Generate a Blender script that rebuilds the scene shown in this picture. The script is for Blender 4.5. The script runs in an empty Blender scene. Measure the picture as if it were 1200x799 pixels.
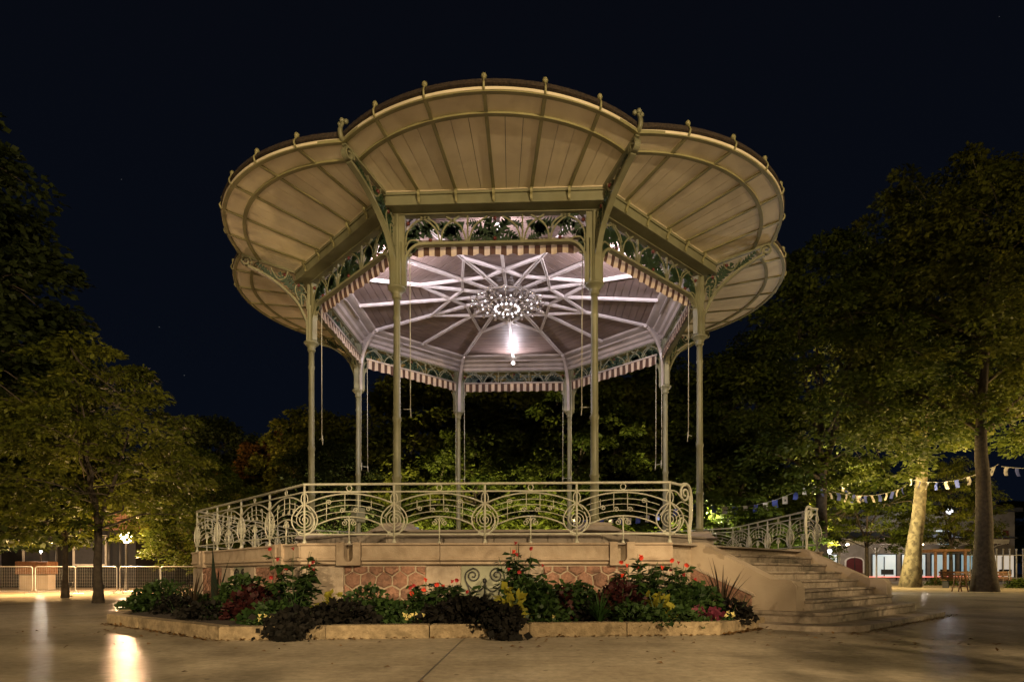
import bpy, bmesh, math, random
import numpy as np
from mathutils import Vector, Matrix
R_ = math.radians
PI = math.pi
sc = bpy.context.scene
col = sc.collection
random.seed(7)

# ------------------------------------------------------------------ camera
E = 0.80                                   # eye height of the tripod
FPX = 714.0                                # focal length in photo pixels (1200 wide)
cam_d = bpy.data.cameras.new('camera')
cam = bpy.data.objects.new('camera', cam_d); col.objects.link(cam)
cam.location = (0, 0, E); cam.rotation_euler = (R_(90), 0, 0)
cam_d.sensor_width = 36; cam_d.lens = 36 * FPX / 1200
cam_d.shift_y = 271.5 / 1200
cam_d.clip_start = .05; cam_d.clip_end = 2000
sc.camera = cam
# ------------------------------------------------------------------ world: clear night sky
w = bpy.data.worlds.new('World'); sc.world = w; w.use_nodes = True
nt = w.node_tree; nt.nodes.clear()
out = nt.nodes.new('ShaderNodeOutputWorld'); bg = nt.nodes.new('ShaderNodeBackground')
tc = nt.nodes.new('ShaderNodeTexCoord'); sep = nt.nodes.new('ShaderNodeSeparateXYZ')
ramp = nt.nodes.new('ShaderNodeValToRGB')
ramp.color_ramp.elements[0].position = 0.0; ramp.color_ramp.elements[0].color = (.0021, .0037, .0082, 1)
ramp.color_ramp.elements[1].position = .75; ramp.color_ramp.elements[1].color = (.0023, .0029, .0052, 1)
nt.links.new(tc.outputs['Generated'], sep.inputs[0]); nt.links.new(sep.outputs['Z'], ramp.inputs[0])
vor = nt.nodes.new('ShaderNodeTexVoronoi'); vor.inputs['Scale'].default_value = 55
nt.links.new(tc.outputs['Generated'], vor.inputs['Vector'])
lt = nt.nodes.new('ShaderNodeMath'); lt.operation = 'LESS_THAN'; lt.inputs[1].default_value = .036
nt.links.new(vor.outputs['Distance'], lt.inputs[0])
sepc = nt.nodes.new('ShaderNodeSeparateColor'); nt.links.new(vor.outputs['Color'], sepc.inputs[0])
gt = nt.nodes.new('ShaderNodeMath'); gt.operation = 'GREATER_THAN'; gt.inputs[1].default_value = .93
nt.links.new(sepc.outputs[0], gt.inputs[0])
mu = nt.nodes.new('ShaderNodeMath'); mu.operation = 'MULTIPLY'; nt.links.new(lt.outputs[0], mu.inputs[0]); nt.links.new(gt.outputs[0], mu.inputs[1])
mu2 = nt.nodes.new('ShaderNodeMath'); mu2.operation = 'MULTIPLY'; mu2.inputs[1].default_value = .10; nt.links.new(mu.outputs[0], mu2.inputs[0])
addn = nt.nodes.new('ShaderNodeMixRGB'); addn.blend_type = 'ADD'; addn.inputs[0].default_value = 1
nt.links.new(ramp.outputs[0], addn.inputs[1]); nt.links.new(mu2.outputs[0], addn.inputs[2])
nt.links.new(addn.outputs[0], bg.inputs['Color']); bg.inputs['Strength'].default_value = 1.0
nt.links.new(bg.outputs[0], out.inputs['Surface'])
# ------------------------------------------------------------------ exposure and render settings
sc.view_settings.view_transform = 'Standard'; sc.view_settings.look = 'None'
sc.view_settings.exposure = 0.0; sc.view_settings.gamma = 1
sc.render.engine = 'CYCLES'
cy = sc.cycles
cy.use_denoising = True; cy.max_bounces = 6; cy.diffuse_bounces = 3; cy.glossy_bounces = 3
cy.transmission_bounces = 4; cy.transparent_max_bounces = 6; cy.sample_clamp_indirect = 3.0
cy.use_light_tree = True; cy.caustics_reflective = False; cy.caustics_refractive = False
cy.use_adaptive_sampling = True; cy.adaptive_threshold = .015

# ------------------------------------------------------------------ mesh builder
class MB:
    def __init__(s): s.v = []; s.f = []; s.sm = []
    def add(s, vs, fs, smooth=False):
        b = len(s.v); s.v += [tuple(x) for x in vs]
        s.f += [tuple(i + b for i in f) for f in fs]; s.sm += [smooth] * len(fs); return s
    def box(s, c, d, rz=0, b=0):
        x, y, z = d[0] / 2, d[1] / 2, d[2] / 2
        if b <= 0:
            vs = [(i * x, j * y, k * z) for i in (-1, 1) for j in (-1, 1) for k in (-1, 1)]
            fs = [(0, 1, 3, 2), (4, 6, 7, 5), (0, 4, 5, 1), (2, 3, 7, 6), (0, 2, 6, 4), (1, 5, 7, 3)]
        else:
            b = min(b, x * .9, y * .9, z * .9)
            vs = []; idx = {}
            for i in (-1, 1):
                for j in (-1, 1):
                    for k in (-1, 1):
                        for a in range(3):
                            p = [i * (x - b), j * (y - b), k * (z - b)]
                            p[a] = (i * x, j * y, k * z)[a]
                            idx[(i, j, k, a)] = len(vs); vs.append(tuple(p))
            fs = []
            for s1 in (-1, 1):
                fs.append([idx[(s1, -1, -1, 0)], idx[(s1, 1, -1, 0)], idx[(s1, 1, 1, 0)], idx[(s1, -1, 1, 0)]])
                fs.append([idx[(-1, s1, -1, 1)], idx[(1, s1, -1, 1)], idx[(1, s1, 1, 1)], idx[(-1, s1, 1, 1)]])
                fs.append([idx[(-1, -1, s1, 2)], idx[(1, -1, s1, 2)], idx[(1, 1, s1, 2)], idx[(-1, 1, s1, 2)]])
            for p in (-1, 1):
                for q in (-1, 1):
                    fs.append([idx[(p, q, -1, 0)], idx[(p, q, 1, 0)], idx[(p, q, 1, 1)], idx[(p, q, -1, 1)]])
                    fs.append([idx[(p, -1, q, 0)], idx[(p, 1, q, 0)], idx[(p, 1, q, 2)], idx[(p, -1, q, 2)]])
                    fs.append([idx[(-1, p, q, 1)], idx[(1, p, q, 1)], idx[(1, p, q, 2)], idx[(-1, p, q, 2)]])
            for i in (-1, 1):
                for j in (-1, 1):
                    for k in (-1, 1): fs.append([idx[(i, j, k, 0)], idx[(i, j, k, 1)], idx[(i, j, k, 2)]])
            # orient outward
            o = []
            for f in fs:
                P = [Vector(vs[q]) for q in f]; n = (P[1] - P[0]).cross(P[2] - P[0])
                ce = sum(P, Vector()) / len(P)
                o.append(tuple(f) if n.dot(ce) > 0 else tuple(reversed(f)))
            fs = o
        cr, sr = math.cos(rz), math.sin(rz)
        vs = [(c[0] + a * cr - e * sr, c[1] + a * sr + e * cr, c[2] + g) for a, e, g in vs]
        return s.add(vs, fs)
    def tube(s, pts, r, n=8, closed=False, flat=None):
        P = [Vector(p) for p in pts]; m = len(P)
        rr = [r] * m if not hasattr(r, '__len__') else list(r)
        T = []
        for i in range(m):
            if closed: t = P[(i + 1) % m] - P[i - 1]
            else: t = P[min(i + 1, m - 1)] - P[max(i - 1, 0)]
            T.append(t.normalized() if t.length > 1e-9 else Vector((0, 0, 1)))
        up = Vector((0, 0, 1)) if abs(T[0].z) < .9 else Vector((1, 0, 0))
        if flat is not None: up = Vector(flat)
        N = (up - T[0] * up.dot(T[0])).normalized()
        vs = []
        for i in range(m):
            N = N - T[i] * N.dot(T[i])
            N = N.normalized() if N.length > 1e-6 else T[i].orthogonal().normalized()
            B = T[i].cross(N)
            for k in range(n):
                a = 2 * PI * k / n + (PI / n if n == 4 else 0)
                vs.append(P[i] + (N * math.cos(a) + B * math.sin(a)) * rr[i])
        fs = []
        for i in range(m if closed else m - 1):
            j = (i + 1) % m
            for k in range(n):
                l = (k + 1) % n
                fs.append((i * n + k, i * n + l, j * n + l, j * n + k))
        s.add(vs, fs, n > 4)
        if not closed:
            b = len(s.v) - len(vs)
            s.f.append(tuple(b + k for k in reversed(range(n)))); s.sm.append(False)
            s.f.append(tuple(b + (m - 1) * n + k for k in range(n))); s.sm.append(False)
        return s
    def bar(s, p, q, wd, ht, up=(0, 0, 1)):
        """rectangular bar from p to q, wd across, ht along up"""
        p, q = Vector(p), Vector(q); t = (q - p).normalized(); u = Vector(up)
        sd = t.cross(u).normalized(); u = sd.cross(t).normalized()
        vs = [b + sd * i * wd / 2 + u * j * ht / 2 for b in (p, q) for i in (-1, 1) for j in (-1, 1)]
        fs = [(0, 1, 3, 2), (4, 6, 7, 5), (0, 4, 5, 1), (2, 3, 7, 6), (0, 2, 6, 4), (1, 5, 7, 3)]
        return s.add(vs, fs)
    def strip(s, pts, wd, th, wdir=(0, 1, 0)):
        """flat iron band following pts: wd wide along wdir, th thick in the curve's plane"""
        P = [Vector(p) for p in pts]; W = Vector(wdir).normalized(); vs = []
        for i in range(len(P)):
            t = (P[min(i + 1, len(P) - 1)] - P[max(i - 1, 0)]).normalized(); n = t.cross(W).normalized()
            for a, b in ((-1, -1), (1, -1), (1, 1), (-1, 1)): vs.append(P[i] + W * a * wd / 2 + n * b * th / 2)
        fs = []
        for i in range(len(P) - 1):
            for k in range(4): fs.append((i * 4 + k, i * 4 + (k + 1) % 4, i * 4 + 4 + (k + 1) % 4, i * 4 + 4 + k))
        e = (len(P) - 1) * 4
        fs += [(3, 2, 1, 0), (e, e + 1, e + 2, e + 3)]
        return s.add(vs, fs)
    def lathe(s, prof, n=16, c=(0, 0, 0), smooth=True):
        vs = []; m = len(prof)
        for r, z in prof:
            for k in range(n):
                a = 2 * PI * k / n; vs.append((c[0] + r * math.cos(a), c[1] + r * math.sin(a), c[2] + z))
        fs = [(i * n + k, i * n + (k + 1) % n, (i + 1) * n + (k + 1) % n, (i + 1) * n + k) for i in range(m - 1) for k in range(n)]
        s.add(vs, fs, smooth)
        b = len(s.v) - len(vs)
        s.f.append(tuple(b + k for k in reversed(range(n)))); s.sm.append(False)
        s.f.append(tuple(b + (m - 1) * n + k for k in range(n))); s.sm.append(False)
        return s
    def ball(s, c, r, n=10, sq=1.0):
        m = max(4, n // 2)
        return s.lathe([(max(r * math.sin(PI * i / m), 1e-4), -r * sq * math.cos(PI * i / m)) for i in range(m + 1)], n, c)
    def prism(s, poly, w0, w1, mp=None):
        """poly (u,v) extruded over w; default mapping (u,w,v)"""
        mp = mp or (lambda u, v, w_: (u, w_, v)); n = len(poly)
        ar = sum(poly[i][0] * poly[(i + 1) % n][1] - poly[(i + 1) % n][0] * poly[i][1] for i in range(n))
        if ar < 0: poly = list(reversed(poly))
        vs = [mp(u, v, w0) for u, v in poly] + [mp(u, v, w1) for u, v in poly]
        fs = [tuple(range(n)), tuple(reversed(range(n, 2 * n)))] + [(i, i + n, (i + 1) % n + n, (i + 1) % n) for i in range(n)]
        return s.add(vs, fs)
    def mesh(s, name):
        me = bpy.data.meshes.new(name); me.from_pydata(s.v, [], s.f)
        me.polygons.foreach_set('use_smooth', s.sm); me.update(); return me

def obj(name, mb, mat, parent=None, loc=None, rz=None, kind=None):
    me = mb.mesh(name) if isinstance(mb, MB) else mb
    if mat is not None and not me.materials: me.materials.append(mat)
    o = bpy.data.objects.new(name, me); col.objects.link(o)
    if parent is not None: o.parent = parent
    if loc is not None: o.location = loc
    if rz is not None: o.rotation_euler = (0, 0, rz)
    if kind: o['kind'] = kind
    return o
def tag(o, label, cat, group=None):
    o['label'] = label; o['category'] = cat
    if group: o['group'] = group
    return o
def thing(name, label, cat, loc=(0, 0, 0), rz=0, group=None):
    o = bpy.data.objects.new(name, None); col.objects.link(o)
    o.location = loc; o.rotation_euler = (0, 0, rz); o.empty_display_size = .2
    return tag(o, label, cat, group)
def copy_tree(o, parent=None):
    c = o.copy(); col.objects.link(c); c.parent = parent
    for ch in list(o.children): copy_tree(ch, c)
    return c
def arc(cx, cz, r, a0, a1, n=10, y=0):
    return [(cx + r * math.cos(R_(a0 + (a1 - a0) * i / n)), y, cz + r * math.sin(R_(a0 + (a1 - a0) * i / n))) for i in range(n + 1)]
def spiral(cx, cz, r0, r1, a0, turns, n=22, y=0):
    o = []
    for i in range(n + 1):
        t = i / n; r = r0 + (r1 - r0) * t; a = R_(a0) + turns * 2 * PI * t
        o.append((cx + r * math.cos(a), y, cz + r * math.sin(a)))
    return o
def smooth_path(pts, n=6):
    P = [Vector(p) for p in pts]; o = []
    for i in range(len(P) - 1):
        p0, p1, p2, p3 = P[max(i - 1, 0)], P[i], P[i + 1], P[min(i + 2, len(P) - 1)]
        for k in range(n):
            t = k / n
            o.append(.5 * ((2 * p1) + (p2 - p0) * t + (2 * p0 - 5 * p1 + 4 * p2 - p3) * t * t + (3 * p1 - p0 - 3 * p2 + p3) * t ** 3))
    o.append(P[-1]); return o

# ------------------------------------------------------------------ materials
def pm(name, c, rough=.6, c2=None, scale=6., bump=0., bscale=40., metal=0., spec=.5, detail=5., lo=.35, hi=.65, stain=None, sstr=.5, sscale=1.2, coat=0, rnd=0, se=(.5, .68)):
    m = bpy.data.materials.new(name); m.use_nodes = True; t = m.node_tree; b = t.nodes['Principled BSDF']
    b.inputs['Roughness'].default_value = rough; b.inputs['Metallic'].default_value = metal
    b.inputs['Specular IOR Level'].default_value = spec; b.inputs['Coat Weight'].default_value = coat
    co = t.nodes.new('ShaderNodeTexCoord'); nz = t.nodes.new('ShaderNodeTexNoise')
    nz.inputs['Scale'].default_value = scale; nz.inputs['Detail'].default_value = detail
    t.links.new(co.outputs['Object'], nz.inputs['Vector'])
    rp = t.nodes.new('ShaderNodeValToRGB'); c2 = c2 or tuple(x * .82 for x in c)
    rp.color_ramp.elements[0].position = lo; rp.color_ramp.elements[0].color = (*c2, 1)
    rp.color_ramp.elements[1].position = hi; rp.color_ramp.elements[1].color = (*c, 1)
    t.links.new(nz.outputs['Fac'], rp.inputs[0]); last = rp.outputs[0]
    if stain:
        n2 = t.nodes.new('ShaderNodeTexNoise'); n2.inputs['Scale'].default_value = sscale; n2.inputs['Detail'].default_value = 8
        n2.inputs['Distortion'].default_value = .6
        t.links.new(co.outputs['Object'], n2.inputs['Vector'])
        r2 = t.nodes.new('ShaderNodeValToRGB'); r2.color_ramp.elements[0].position = se[0]; r2.color_ramp.elements[1].position = se[1]
        r2.color_ramp.elements[0].color = (0, 0, 0, 1); r2.color_ramp.elements[1].color = (sstr, sstr, sstr, 1)
        t.links.new(n2.outputs['Fac'], r2.inputs[0])
        mx = t.nodes.new('ShaderNodeMixRGB'); t.links.new(r2.outputs[0], mx.inputs[0]); t.links.new(last, mx.inputs[1]); mx.inputs[2].default_value = (*stain, 1)
        last = mx.outputs[0]
    if rnd:                                   # each piece of the kind differs a little in tone
        oi = t.nodes.new('ShaderNodeObjectInfo'); mr = t.nodes.new('ShaderNodeMapRange'); mr.inputs['To Min'].default_value = 1 - rnd; mr.inputs['To Max'].default_value = 1 + rnd
        t.links.new(oi.outputs['Random'], mr.inputs['Value']); vs = t.nodes.new('ShaderNodeVectorMath'); vs.operation = 'SCALE'
        t.links.new(last, vs.inputs[0]); t.links.new(mr.outputs[0], vs.inputs['Scale']); last = vs.outputs[0]
    t.links.new(last, b.inputs['Base Color'])
    if bump:
        n3 = t.nodes.new('ShaderNodeTexNoise'); n3.inputs['Scale'].default_value = bscale; n3.inputs['Detail'].default_value = 6
        t.links.new(co.outputs['Object'], n3.inputs['Vector'])
        bp = t.nodes.new('ShaderNodeBump'); bp.inputs['Strength'].default_value = bump; bp.inputs['Distance'].default_value = .02
        t.links.new(n3.outputs['Fac'], bp.inputs['Height']); t.links.new(bp.outputs[0], b.inputs['Normal'])
    return m
def em(name, c, s):
    m = bpy.data.materials.new(name); m.use_nodes = True; t = m.node_tree; b = t.nodes['Principled BSDF']
    b.inputs['Base Color'].default_value = (.8, .8, .8, 1); b.inputs['Emission Color'].default_value = (*c, 1); b.inputs['Emission Strength'].default_value = s
    return m
def leafmat(name, c1, c2, scale=.6, trans=.35, rough=.5, spec=.15):
    m = bpy.data.materials.new(name); m.use_nodes = True; t = m.node_tree; b = t.nodes['Principled BSDF']
    co = t.nodes.new('ShaderNodeTexCoord'); nz = t.nodes.new('ShaderNodeTexNoise'); nz.inputs['Scale'].default_value = scale; nz.inputs['Detail'].default_value = 2
    t.links.new(co.outputs['Object'], nz.inputs['Vector'])
    at = t.nodes.new('ShaderNodeAttribute'); at.attribute_name = 'tint'
    ad = t.nodes.new('ShaderNodeMath'); ad.operation = 'MULTIPLY_ADD'; ad.inputs[1].default_value = .7
    t.links.new(at.outputs['Fac'], ad.inputs[0]); 
    ms = t.nodes.new('ShaderNodeMath'); ms.operation = 'MULTIPLY_ADD'; ms.inputs[1].default_value = 1.2; ms.inputs[2].default_value = -.45
    t.links.new(nz.outputs['Fac'], ms.inputs[0]); t.links.new(ms.outputs[0], ad.inputs[2])
    rp = t.nodes.new('ShaderNodeValToRGB'); rp.color_ramp.elements[0].color = (*c1, 1); rp.color_ramp.elements[1].color = (*c2, 1)
    t.links.new(ad.outputs[0], rp.inputs[0]); t.links.new(rp.outputs[0], b.inputs['Base Color']); b.inputs['Roughness'].default_value = rough
    b.inputs['Specular IOR Level'].default_value = spec
    tr = t.nodes.new('ShaderNodeBsdfTranslucent'); t.links.new(rp.outputs[0], tr.inputs['Color'])
    mx = t.nodes.new('ShaderNodeMixShader'); mx.inputs[0].default_value = trans
    t.links.new(b.outputs[0], mx.inputs[1]); t.links.new(tr.outputs[0], mx.inputs[2])
    t.links.new(mx.outputs[0], t.nodes['Material Output'].inputs['Surface'])
    return m
M = {}
M['sage'] = pm('sage_paint', (.205, .208, .128), .45, (.165, .167, .10), 3, .05, 60, stain=(.13, .115, .05), sstr=.4, sscale=2.5)
M['cream'] = pm('cream_paint', (.82, .74, .56), .5, (.75, .67, .50), 2.5, .06, 30, stain=(.50, .42, .28), sstr=.4, sscale=1.7, rnd=.06)
M['rib'] = pm('rib_paint', (.27, .255, .125), .45, (.22, .21, .10), 4)
M['ironw'] = pm('railing_paint', (.56, .56, .46), .38, (.46, .46, .37), 9, .08, 90, stain=(.30, .22, .13), sstr=.35, sscale=6)
M['leafg'] = pm('dark_green_paint', (.020, .045, .022), .4, (.012, .03, .015), 10)
M['berry'] = pm('red_paint', (.10, .016, .015), .4)
M['silver'] = pm('ceiling_rib_paint', (.82, .77, .75), .26, (.74, .69, .67), 5, metal=.15)
M['ceil'] = pm('ceiling_board', (.20, .148, .128), .5, (.165, .118, .10), 3, .04, 50, rnd=.10)
M['inner'] = pm('cove_paint', (.42, .37, .34), .30, (.34, .30, .27), 3)
M['zinc'] = pm('weathered_zinc', (.060, .042, .028), .8, (.014, .010, .008), 30, .3, 40)
M['chrome'] = pm('polished_silver', (.80, .76, .72), .16, (.7, .66, .62), 8, metal=.8)
M['stone'] = pm('pale_limestone', (.50, .40, .30), .8, (.42, .325, .235), 7, .35, 60, rnd=.08, stain=(.24, .175, .12), sstr=.6, sscale=2.6)
M['stone2'] = pm('dressed_limestone', (.46, .38, .30), .8, (.38, .305, .235), 9, .4, 70, rnd=.08, stain=(.22, .17, .12), sstr=.55, sscale=1.8)
M['stage'] = pm('grey_stone', (.36, .31, .26), .85, (.28, .24, .20), 6, .2, 50, stain=(.18, .15, .12), sstr=.4)
M['mortar'] = pm('mortar', (.45, .37, .28), .9, (.36, .29, .21), 14, .4, 80)
M['pink'] = [pm('pink_rubble_%d' % i, c, .85, c2, 22, 1.0, 30, stain=(.10, .06, .045), sstr=.6, sscale=7, lo=.3, hi=.7) for i, (c, c2) in enumerate(
    [((.37, .20, .14), (.24, .125, .085)), ((.31, .172, .12), (.20, .105, .075)), ((.41, .23, .165), (.27, .145, .10))])]
M['step'] = pm('worn_step_stone', (.36, .30, .235), .75, (.26, .21, .158), 9, .5, 45, rnd=.12, stain=(.08, .062, .045), sstr=.85, sscale=3.4)
M['stucco'] = pm('patched_stucco', (.46, .375, .28), .85, (.40, .32, .235), 3, .25, 50, stain=(.27, .21, .145), sstr=.85, sscale=1.6, se=(.52, .555))
M['kerb'] = pm('kerb_stone', (.34, .26, .155), .9, (.22, .165, .095), 14, 1.0, 45, rnd=.12, stain=(.12, .09, .05), sstr=.75, sscale=5)
M['soil'] = pm('soil', (.045, .03, .02), .95, (.025, .017, .012), 15, .8, 30)
M['sand'] = pm('sandy_gravel', (.36, .28, .18), .95, (.27, .205, .13), 3, .5, 60, stain=(.2, .15, .09), sstr=.5, sscale=.25)
M['steel'] = pm('galvanised_steel', (.42, .42, .43), .4, (.34, .34, .36), 20, metal=.4)
M['dark'] = pm('dark_metal', (.03, .03, .032), .45)
M['bark'] = pm('dark_bark', (.060, .046, .032), .95, (.028, .021, .014), 7, 1., 18)
M['plane'] = pm('plane_bark', (.23, .20, .12), .9, (.13, .11, .065), 3.0, .4, 20, stain=(.07, .058, .035), sstr=.95, sscale=4.5, lo=.44, hi=.52)
M['wood'] = pm('brown_timber', (.20, .10, .045), .7, (.12, .055, .025), 9, .3, 30)
M['rope'] = pm('cord', (.5, .48, .42), .8)
M['flagw'] = pm('white_flag_cloth', (.52, .49, .45), .8)
M['flagb'] = pm('blue_flag_cloth', (.045, .07, .30), .8)
M['render'] = pm('beige_render', (.42, .36, .29), .9, (.34, .29, .23), 2, .1)
M['charcoal'] = pm('charcoal_panel', (.014, .013, .012), .6)
def pave_mat():
    m = pm('pale_concrete_paving', (.42, .365, .275), .42, (.34, .29, .215), 1.6, .0, stain=(.16, .135, .10), sstr=.6, sscale=.4, detail=12)
    t = m.node_tree; b = t.nodes['Principled BSDF']; co = t.nodes['Texture Coordinate']
    n = t.nodes.new('ShaderNodeTexNoise'); n.inputs['Scale'].default_value = .5; n.inputs['Detail'].default_value = 9; n.inputs['Roughness'].default_value = .65
    t.links.new(co.outputs['Object'], n.inputs['Vector'])
    mr = t.nodes.new('ShaderNodeMapRange'); mr.inputs['From Min'].default_value = .35; mr.inputs['From Max'].default_value = .7
    mr.inputs['To Min'].default_value = .07; mr.inputs['To Max'].default_value = .21
    t.links.new(n.outputs['Fac'], mr.inputs['Value']); t.links.new(mr.outputs[0], b.inputs['Roughness'])
    b.inputs['Specular IOR Level'].default_value = .0
    # grit, trowel streaks and dark spots of old gum, all in the surface's own colour
    base = b.inputs['Base Color'].links[0].from_socket
    gr = t.nodes.new('ShaderNodeTexNoise'); gr.inputs['Scale'].default_value = 11; gr.inputs['Detail'].default_value = 10; gr.inputs['Roughness'].default_value = .7; t.links.new(co.outputs['Object'], gr.inputs['Vector'])
    grr = t.nodes.new('ShaderNodeMapRange'); grr.inputs['From Min'].default_value = .3; grr.inputs['From Max'].default_value = .7; grr.inputs['To Min'].default_value = .72; grr.inputs['To Max'].default_value = 1.22
    t.links.new(gr.outputs['Fac'], grr.inputs['Value'])
    mp = t.nodes.new('ShaderNodeMapping'); mp.inputs['Scale'].default_value = (.5, 3.5, 1); mp.inputs['Rotation'].default_value = (0, 0, .25); t.links.new(co.outputs['Object'], mp.inputs['Vector'])
    stk = t.nodes.new('ShaderNodeTexNoise'); stk.inputs['Scale'].default_value = 2.2; stk.inputs['Detail'].default_value = 8; t.links.new(mp.outputs[0], stk.inputs['Vector'])
    skr = t.nodes.new('ShaderNodeMapRange'); skr.inputs['From Min'].default_value = .3; skr.inputs['From Max'].default_value = .7; skr.inputs['To Min'].default_value = .92; skr.inputs['To Max'].default_value = 1.05
    t.links.new(stk.outputs['Fac'], skr.inputs['Value'])
    vo = t.nodes.new('ShaderNodeTexVoronoi'); vo.inputs['Scale'].default_value = 3.1; t.links.new(co.outputs['Object'], vo.inputs['Vector'])
    vl = t.nodes.new('ShaderNodeMapRange'); vl.inputs['From Min'].default_value = .05; vl.inputs['From Max'].default_value = .075; vl.inputs['To Min'].default_value = .55; vl.inputs['To Max'].default_value = 1; t.links.new(vo.outputs['Distance'], vl.inputs['Value'])
    m1 = t.nodes.new('ShaderNodeMath'); m1.operation = 'MULTIPLY'; t.links.new(grr.outputs[0], m1.inputs[0]); t.links.new(skr.outputs[0], m1.inputs[1])
    m2 = t.nodes.new('ShaderNodeMath'); m2.operation = 'MULTIPLY'; t.links.new(m1.outputs[0], m2.inputs[0]); t.links.new(vl.outputs[0], m2.inputs[1])
    vm = t.nodes.new('ShaderNodeVectorMath'); vm.operation = 'SCALE'; t.links.new(base, vm.inputs[0]); t.links.new(m2.outputs[0], vm.inputs['Scale']); t.links.new(vm.outputs[0], b.inputs['Base Color'])
    g = t.nodes.new('ShaderNodeTexNoise'); g.inputs['Scale'].default_value = 120; g.inputs['Detail'].default_value = 3
    t.links.new(co.outputs['Object'], g.inputs['Vector'])
    g2 = t.nodes.new('ShaderNodeTexNoise'); g2.inputs['Scale'].default_value = 7; g2.inputs['Detail'].default_value = 4
    t.links.new(co.outputs['Object'], g2.inputs['Vector'])
    ad = t.nodes.new('ShaderNodeMath'); ad.operation = 'MULTIPLY_ADD'; ad.inputs[1].default_value = 2.0
    t.links.new(g2.outputs['Fac'], ad.inputs[0]); t.links.new(g.outputs['Fac'], ad.inputs[2])
    bp = t.nodes.new('ShaderNodeBump'); bp.inputs['Strength'].default_value = .35; bp.inputs['Distance'].default_value = .004
    t.links.new(ad.outputs[0], bp.inputs['Height']); t.links.new(bp.outputs[0], b.inputs['Normal'])
    gs = t.nodes.new('ShaderNodeBsdfGlossy'); t.links.new(mr.outputs[0], gs.inputs['Roughness']); t.links.new(bp.outputs[0], gs.inputs['Normal'])
    fr_ = t.nodes.new('ShaderNodeFresnel'); fr_.inputs['IOR'].default_value = 1.3; fm = t.nodes.new('ShaderNodeMath'); fm.operation = 'MULTIPLY'; fm.inputs[1].default_value = .13; t.links.new(fr_.outputs[0], fm.inputs[0])
    ms = t.nodes.new('ShaderNodeMixShader'); t.links.new(fm.outputs[0], ms.inputs[0]); t.links.new(b.outputs[0], ms.inputs[1]); t.links.new(gs.outputs[0], ms.inputs[2])
    t.links.new(ms.outputs[0], t.nodes['Material Output'].inputs['Surface'])
    return m
M['pave'] = pave_mat()
def stripe_mat():
    m = bpy.data.materials.new('striped_canvas'); m.use_nodes = True; t = m.node_tree; b = t.nodes['Principled BSDF']
    co = t.nodes.new('ShaderNodeTexCoord'); sp = t.nodes.new('ShaderNodeSeparateXYZ'); t.links.new(co.outputs['Object'], sp.inputs[0])
    d = t.nodes.new('ShaderNodeMath'); d.operation = 'DIVIDE'; d.inputs[1].default_value = .226; t.links.new(sp.outputs['X'], d.inputs[0])
    f = t.nodes.new('ShaderNodeMath'); f.operation = 'FRACT'; t.links.new(d.outputs[0], f.inputs[0])
    g = t.nodes.new('ShaderNodeMath'); g.operation = 'GREATER_THAN'; g.inputs[1].default_value = .5; t.links.new(f.outputs[0], g.inputs[0])
    mx = t.nodes.new('ShaderNodeMixRGB'); t.links.new(g.outputs[0], mx.inputs[0]); mx.inputs[1].default_value = (.70, .58, .45, 1); mx.inputs[2].default_value = (.105, .058, .042, 1)
    t.links.new(mx.outputs[0], b.inputs['Base Color']); b.inputs['Roughness'].default_value = .85
    tr = t.nodes.new('ShaderNodeBsdfTranslucent'); t.links.new(mx.outputs[0], tr.inputs['Color'])
    ms = t.nodes.new('ShaderNodeMixShader'); ms.inputs[0].default_value = .35
    t.links.new(b.outputs[0], ms.inputs[1]); t.links.new(tr.outputs[0], ms.inputs[2]); t.links.new(ms.outputs[0], t.nodes['Material Output'].inputs['Surface'])
    return m
M['stripe'] = stripe_mat()

# ------------------------------------------------------------------ ground
def sheet(name, poly, z, mat, thick=0):
    mb = MB()
    if thick: mb.prism(poly, z - thick, z, lambda u, v, w_: (u, v, w_))
    else: mb.add([(x, y, z) for x, y in poly], [tuple(range(len(poly)))])
    o = obj(name, mb, mat); o['kind'] = 'structure'; return o
gnd = sheet('ground', [(-400, -120), (400, -120), (400, 600), (-400, 600)], -.03, M['sand'])
pav = sheet('pavement', [(-40, -30), (45, -30), (45, 21.5), (26, 24.6), (12.5, 26), (8, 27.5), (-9, 27.5), (-13, 22.6), (-24, 20.6), (-40, 19.5)], .0, M['pave'], .06)
def joint(p, q, wd=.012):
    p, q = Vector((*p, .003)), Vector((*q, .003)); n = (q - p).cross(Vector((0, 0, 1))).normalized() * wd / 2
    return [p - n, p + n, q + n, q - n]
jm = MB()
for p, q in (((-.58, 7.55), (-1.05, -6)), ((-6.2, 9.3), (-12, -1)), ((5.6, 8.2), (9.0, -4)), ((-6.8, 9.9), (-16, 12.5)), ((8.6, 11.4), (20, 13.5))):
    jm.add(joint(p, q), [(0, 1, 2, 3)])
jo = obj('pavement_joint', jm, M['dark'], pav)

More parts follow.
